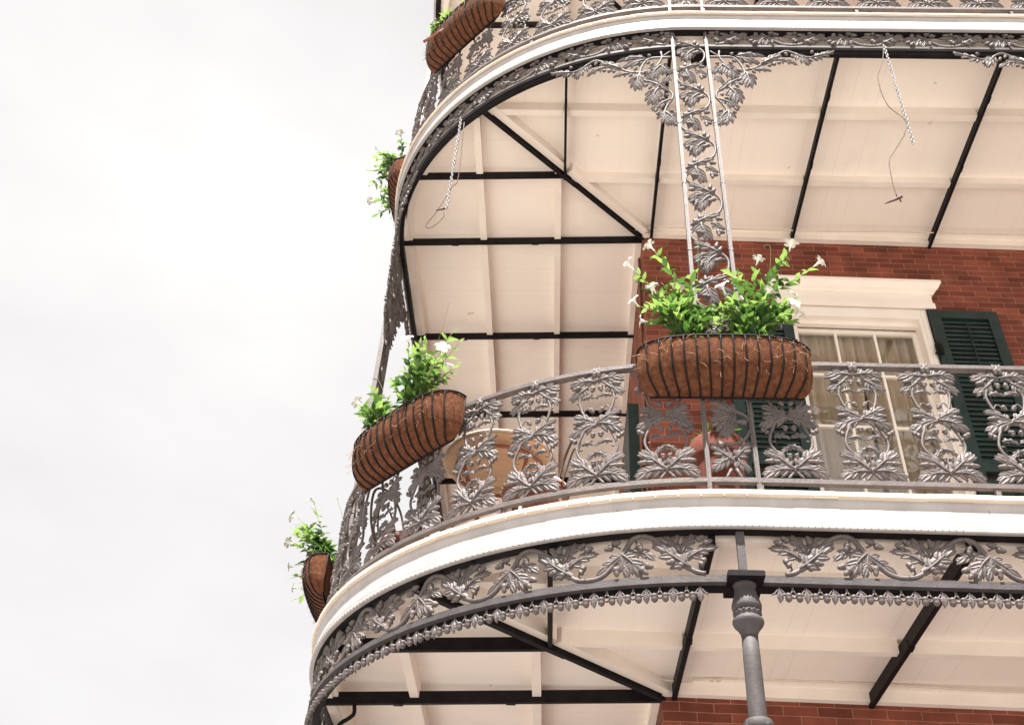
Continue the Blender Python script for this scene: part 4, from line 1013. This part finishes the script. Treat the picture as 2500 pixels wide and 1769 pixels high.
make_chain((1.609, -2.05, 4.165), (1.60, -2.05, 3.02), 'light metal chain hanging from the upper frieze on the right, beside a loose wire')
make_chain((-1.511, -1.367, 4.15), (-1.530, -1.367, 3.081), 'light metal chain hanging from the curved frieze at the left bend')
mb = MB(); mb.tube([(1.600, -2.05, 4.13), (1.568, -2.05, 3.978), (1.496, -2.05, 3.746), (1.506, -2.05, 3.446), (1.588, -2.06, 3.262), (1.56, -2.06, 3.12), (1.467, -2.05, 2.952), (1.413, -2.05, 2.843), (1.394, -2.05, 2.631), (1.396, -2.05, 2.486)], .0034, k=5, sub=6)
mb.tube([(1.425, -2.05, 2.492), (1.39, -2.05, 2.468), (1.31, -2.05, 2.42)], [.011, .010, .003], k=6); mb.tube([(1.41, -2.05, 2.50), (1.412, -2.05, 2.44)], .005, k=5)
single('loose_wire', mb, WIRE, 'thin brown wire with a small tag, dangling beside the chain on the right', 'wire')
mb = MB()
W_ = [(-1.484,-1.367,4.10),(-1.474,-1.367,3.444),(-1.515,-1.367,3.315),(-1.594,-1.367,3.064),(-1.659,-1.367,2.905),(-1.617,-1.367,2.884),(-1.547,-1.367,2.99),(-1.549,-1.367,3.065)]
mb.tube(W_, .0034, k=5, sub=6)
mb.tube([(-1.541,-1.367,3.089), (-1.604,-1.367,3.064)], [.010, .005], k=6)
single('loose_wire', mb, WIRE, 'thin brown wire ending in an open loop, dangling beside the chain on the left', 'wire')

# ------------------------------------------------------------------ cables along the soffits
mb = MB(); mb.tube([(-.18, -.06, 4.30), (.0, -.10, 4.305), (.12, -.12, 4.30), (.35, -.15, 4.27), (.9, -.13, 4.29), (1.5, -.14, 4.27), (2.2, -.15, 4.268), (3.0, -.13, 4.28), (5, -.14, 4.27)], .006, k=6, sub=6)
single('cable', mb, CABLEM, 'painted cable running along the underside of the upper gallery, just above the brick wall', 'cable')
mb = MB(); mb.tube([(-.1, -.15, .15), (.03, -.15, .128), (.16, -.15, .122), (.22, -.15, .14), (.5, -.15, .152), (1.14, -.15, .150), (1.6, -.15, .138), (2.2, -.15, .125), (4, -.15, .13)], .007, k=6, sub=6)
for xx in (.30, .34): mb.lathe([(.014, 0), (.016, .01), (.010, .016)], (xx, -.15, .132), (0, 0, 1), k=8)
single('cable', mb, CABLEM, 'painted cable running along the underside of the lower gallery, above the dark red brick', 'cable')
mb = MB(); bx, by, bz = (.285,-1.93,4.17)
mb.box(bx-.055, bx+.055, by-.05, by+.05, bz-.05, bz+.05); mb.lathe([(.038, 0), (.038, .012), (.03, .014)], (bx, by-.05, bz), (0, -1, 0), k=16); mb.tube([(bx, by, bz+.05), (bx, by, bz+.2)], .008, k=6)
single('outdoor_speaker', mb, DARK, 'small black box fixed behind the top of the tall lattice column', 'speaker')
mb = MB(); mb.tube([(-1.941,-1.276,5.35), (-1.75,-1.40,5.35)], .013, k=10)
single('rod', mb, BENT, 'short brown rod sticking out to the left behind the top planter', 'rod')

# ------------------------------------------------------------------ furniture and pots on the lower gallery
FL = .245
def bentring(mb, c, r, z, w=.011, a0=0, a1=2*math.pi): mb.tube([(c[0]+r*math.cos(a0+(a1-a0)*i/36), c[1]+r*math.sin(a0+(a1-a0)*i/36), z) for i in range(37)], w, k=7)
tx, ty, tz = -1.03, -1.17, .985
g = thing('bistro_table', 'round tan table with red-brown bentwood legs at the bend of the lower gallery', 'table', (tx, ty, FL))
mb = MB(); mb.lathe([(.02, 0), (.318, 0), (.330, .006), (.334, .018), (.328, .030), (.02, .031)], (0, 0, tz-FL), k=56, smooth=False); part('table_top', mb, RATTAN, g)
mb = MB(); bentring(mb, (0, 0), .335, tz-FL+.026, .008); part('edge_band', mb, TILE, g)
mb = MB(); bentring(mb, (0, 0), .262, tz-FL-.035, .012); part('apron_ring', mb, BENT, g); mb = MB(); bentring(mb, (0, 0), .15, .24, .009); part('foot_ring', mb, BENT, g)
for i in range(4):
    an = R(40)+i*math.pi/2; c, s_ = math.cos(an), math.sin(an)
    mb = MB(); mb.tube([(c*.262, s_*.262, tz-FL-.03), (c*.25, s_*.25, tz-FL-.12), (c*.15, s_*.15, .36), (c*.14, s_*.14, .24), (c*.2, s_*.2, .1), (c*.27, s_*.27, .004)], .012, k=7, sub=5); part('leg', mb, BENT, g)
def bistro_chair(x, y, rz, label, cloth, sh=.36, wire=True):
    g = thing('bistro_chair', label, 'chair', (x, y, FL), rz)
    mb = MB(); mb.lathe([(.02, -.012), (.175, -.012), (.19, 0), (.19, .01), (.02, .011)], (0, 0, sh), k=40); part('seat', mb, BENT, g)
    mb = MB(); mb.lathe([(.02, 0), (.185, .001), (.196, .012), (.19, .028), (.15, .036), (.02, .038)], (0, 0, sh+.012), k=40); part('cushion', mb, cloth, g)
    for i in range(4):
        an = R(45)+i*math.pi/2; c, s_ = math.cos(an), math.sin(an); mb = MB(); mb.tube([(c*.15, s_*.15, sh-.01), (c*.17, s_*.17, sh*.5), (c*.2, s_*.2, .003)], .010, k=6, sub=3); part('leg', mb, TRIM if cloth is STRIPE else BENT, g)
    mb = MB(); mb.tube([(-.15, .13, sh), (-.17, .18, sh+.2), (-.13, .22, sh+.42), (0, .235, sh+.50), (.13, .22, sh+.42), (.17, .18, sh+.2), (.15, .13, sh)], .008, k=6, sub=6)
    mb.tube([(-.08, .15, sh), (-.09, .19, sh+.2), (-.06, .22, sh+.34), (0, .228, sh+.39), (.06, .22, sh+.34), (.09, .19, sh+.2), (.08, .15, sh)], .006, k=6, sub=6); part('backrest', mb, WIRE, g)
    return g
bistro_chair(-.80, -1.43, R(-70), 'small bistro chair with a red striped seat and wire back, right of the round table', STRIPE)
bistro_chair(-1.52, -1.10, R(60), 'small bistro chair with a red checked cushion, low behind the curved railing', GINGHAM, sh=.17)
g = thing('terracotta_pot', 'large terracotta pot standing on the lower gallery behind the foot of the lattice column', 'pot', (.235, -1.47, FL))
mb = MB(); mb.lathe([(.115, 0), (.125, .02), (.140, .52), (.143, .575), (.158, .585), (.163, .60), (.163, .70), (.155, .712), (.142, .71), (.135, .68), (.04, .67)], k=48); part('body', mb, TERRA, g)
mb = MB(); mb.lathe([(.02, .672), (.136, .673), (.02, .68)], k=24); part('soil', mb, SOIL, g)
g = thing('pot_plant', 'low dark green plant growing in the large terracotta pot', 'plant', (.235, -1.47, FL+.69)); r2 = random.Random(4); mb = MB()
for i in range(120):
    an = r2.uniform(0, 6.28); rr = r2.uniform(0, .12); p = np.array((rr*math.cos(an), rr*math.sin(an), r2.uniform(0, .07)))
    leafblade(mb, p, np.array((math.cos(an+r2.uniform(-1, 1)), math.sin(an+r2.uniform(-1, 1)), r2.uniform(-.1, 1.2))), np.array((0, 0, 1.)), r2.uniform(.04, .08), .03)
part('foliage', mb, LEAF, g)
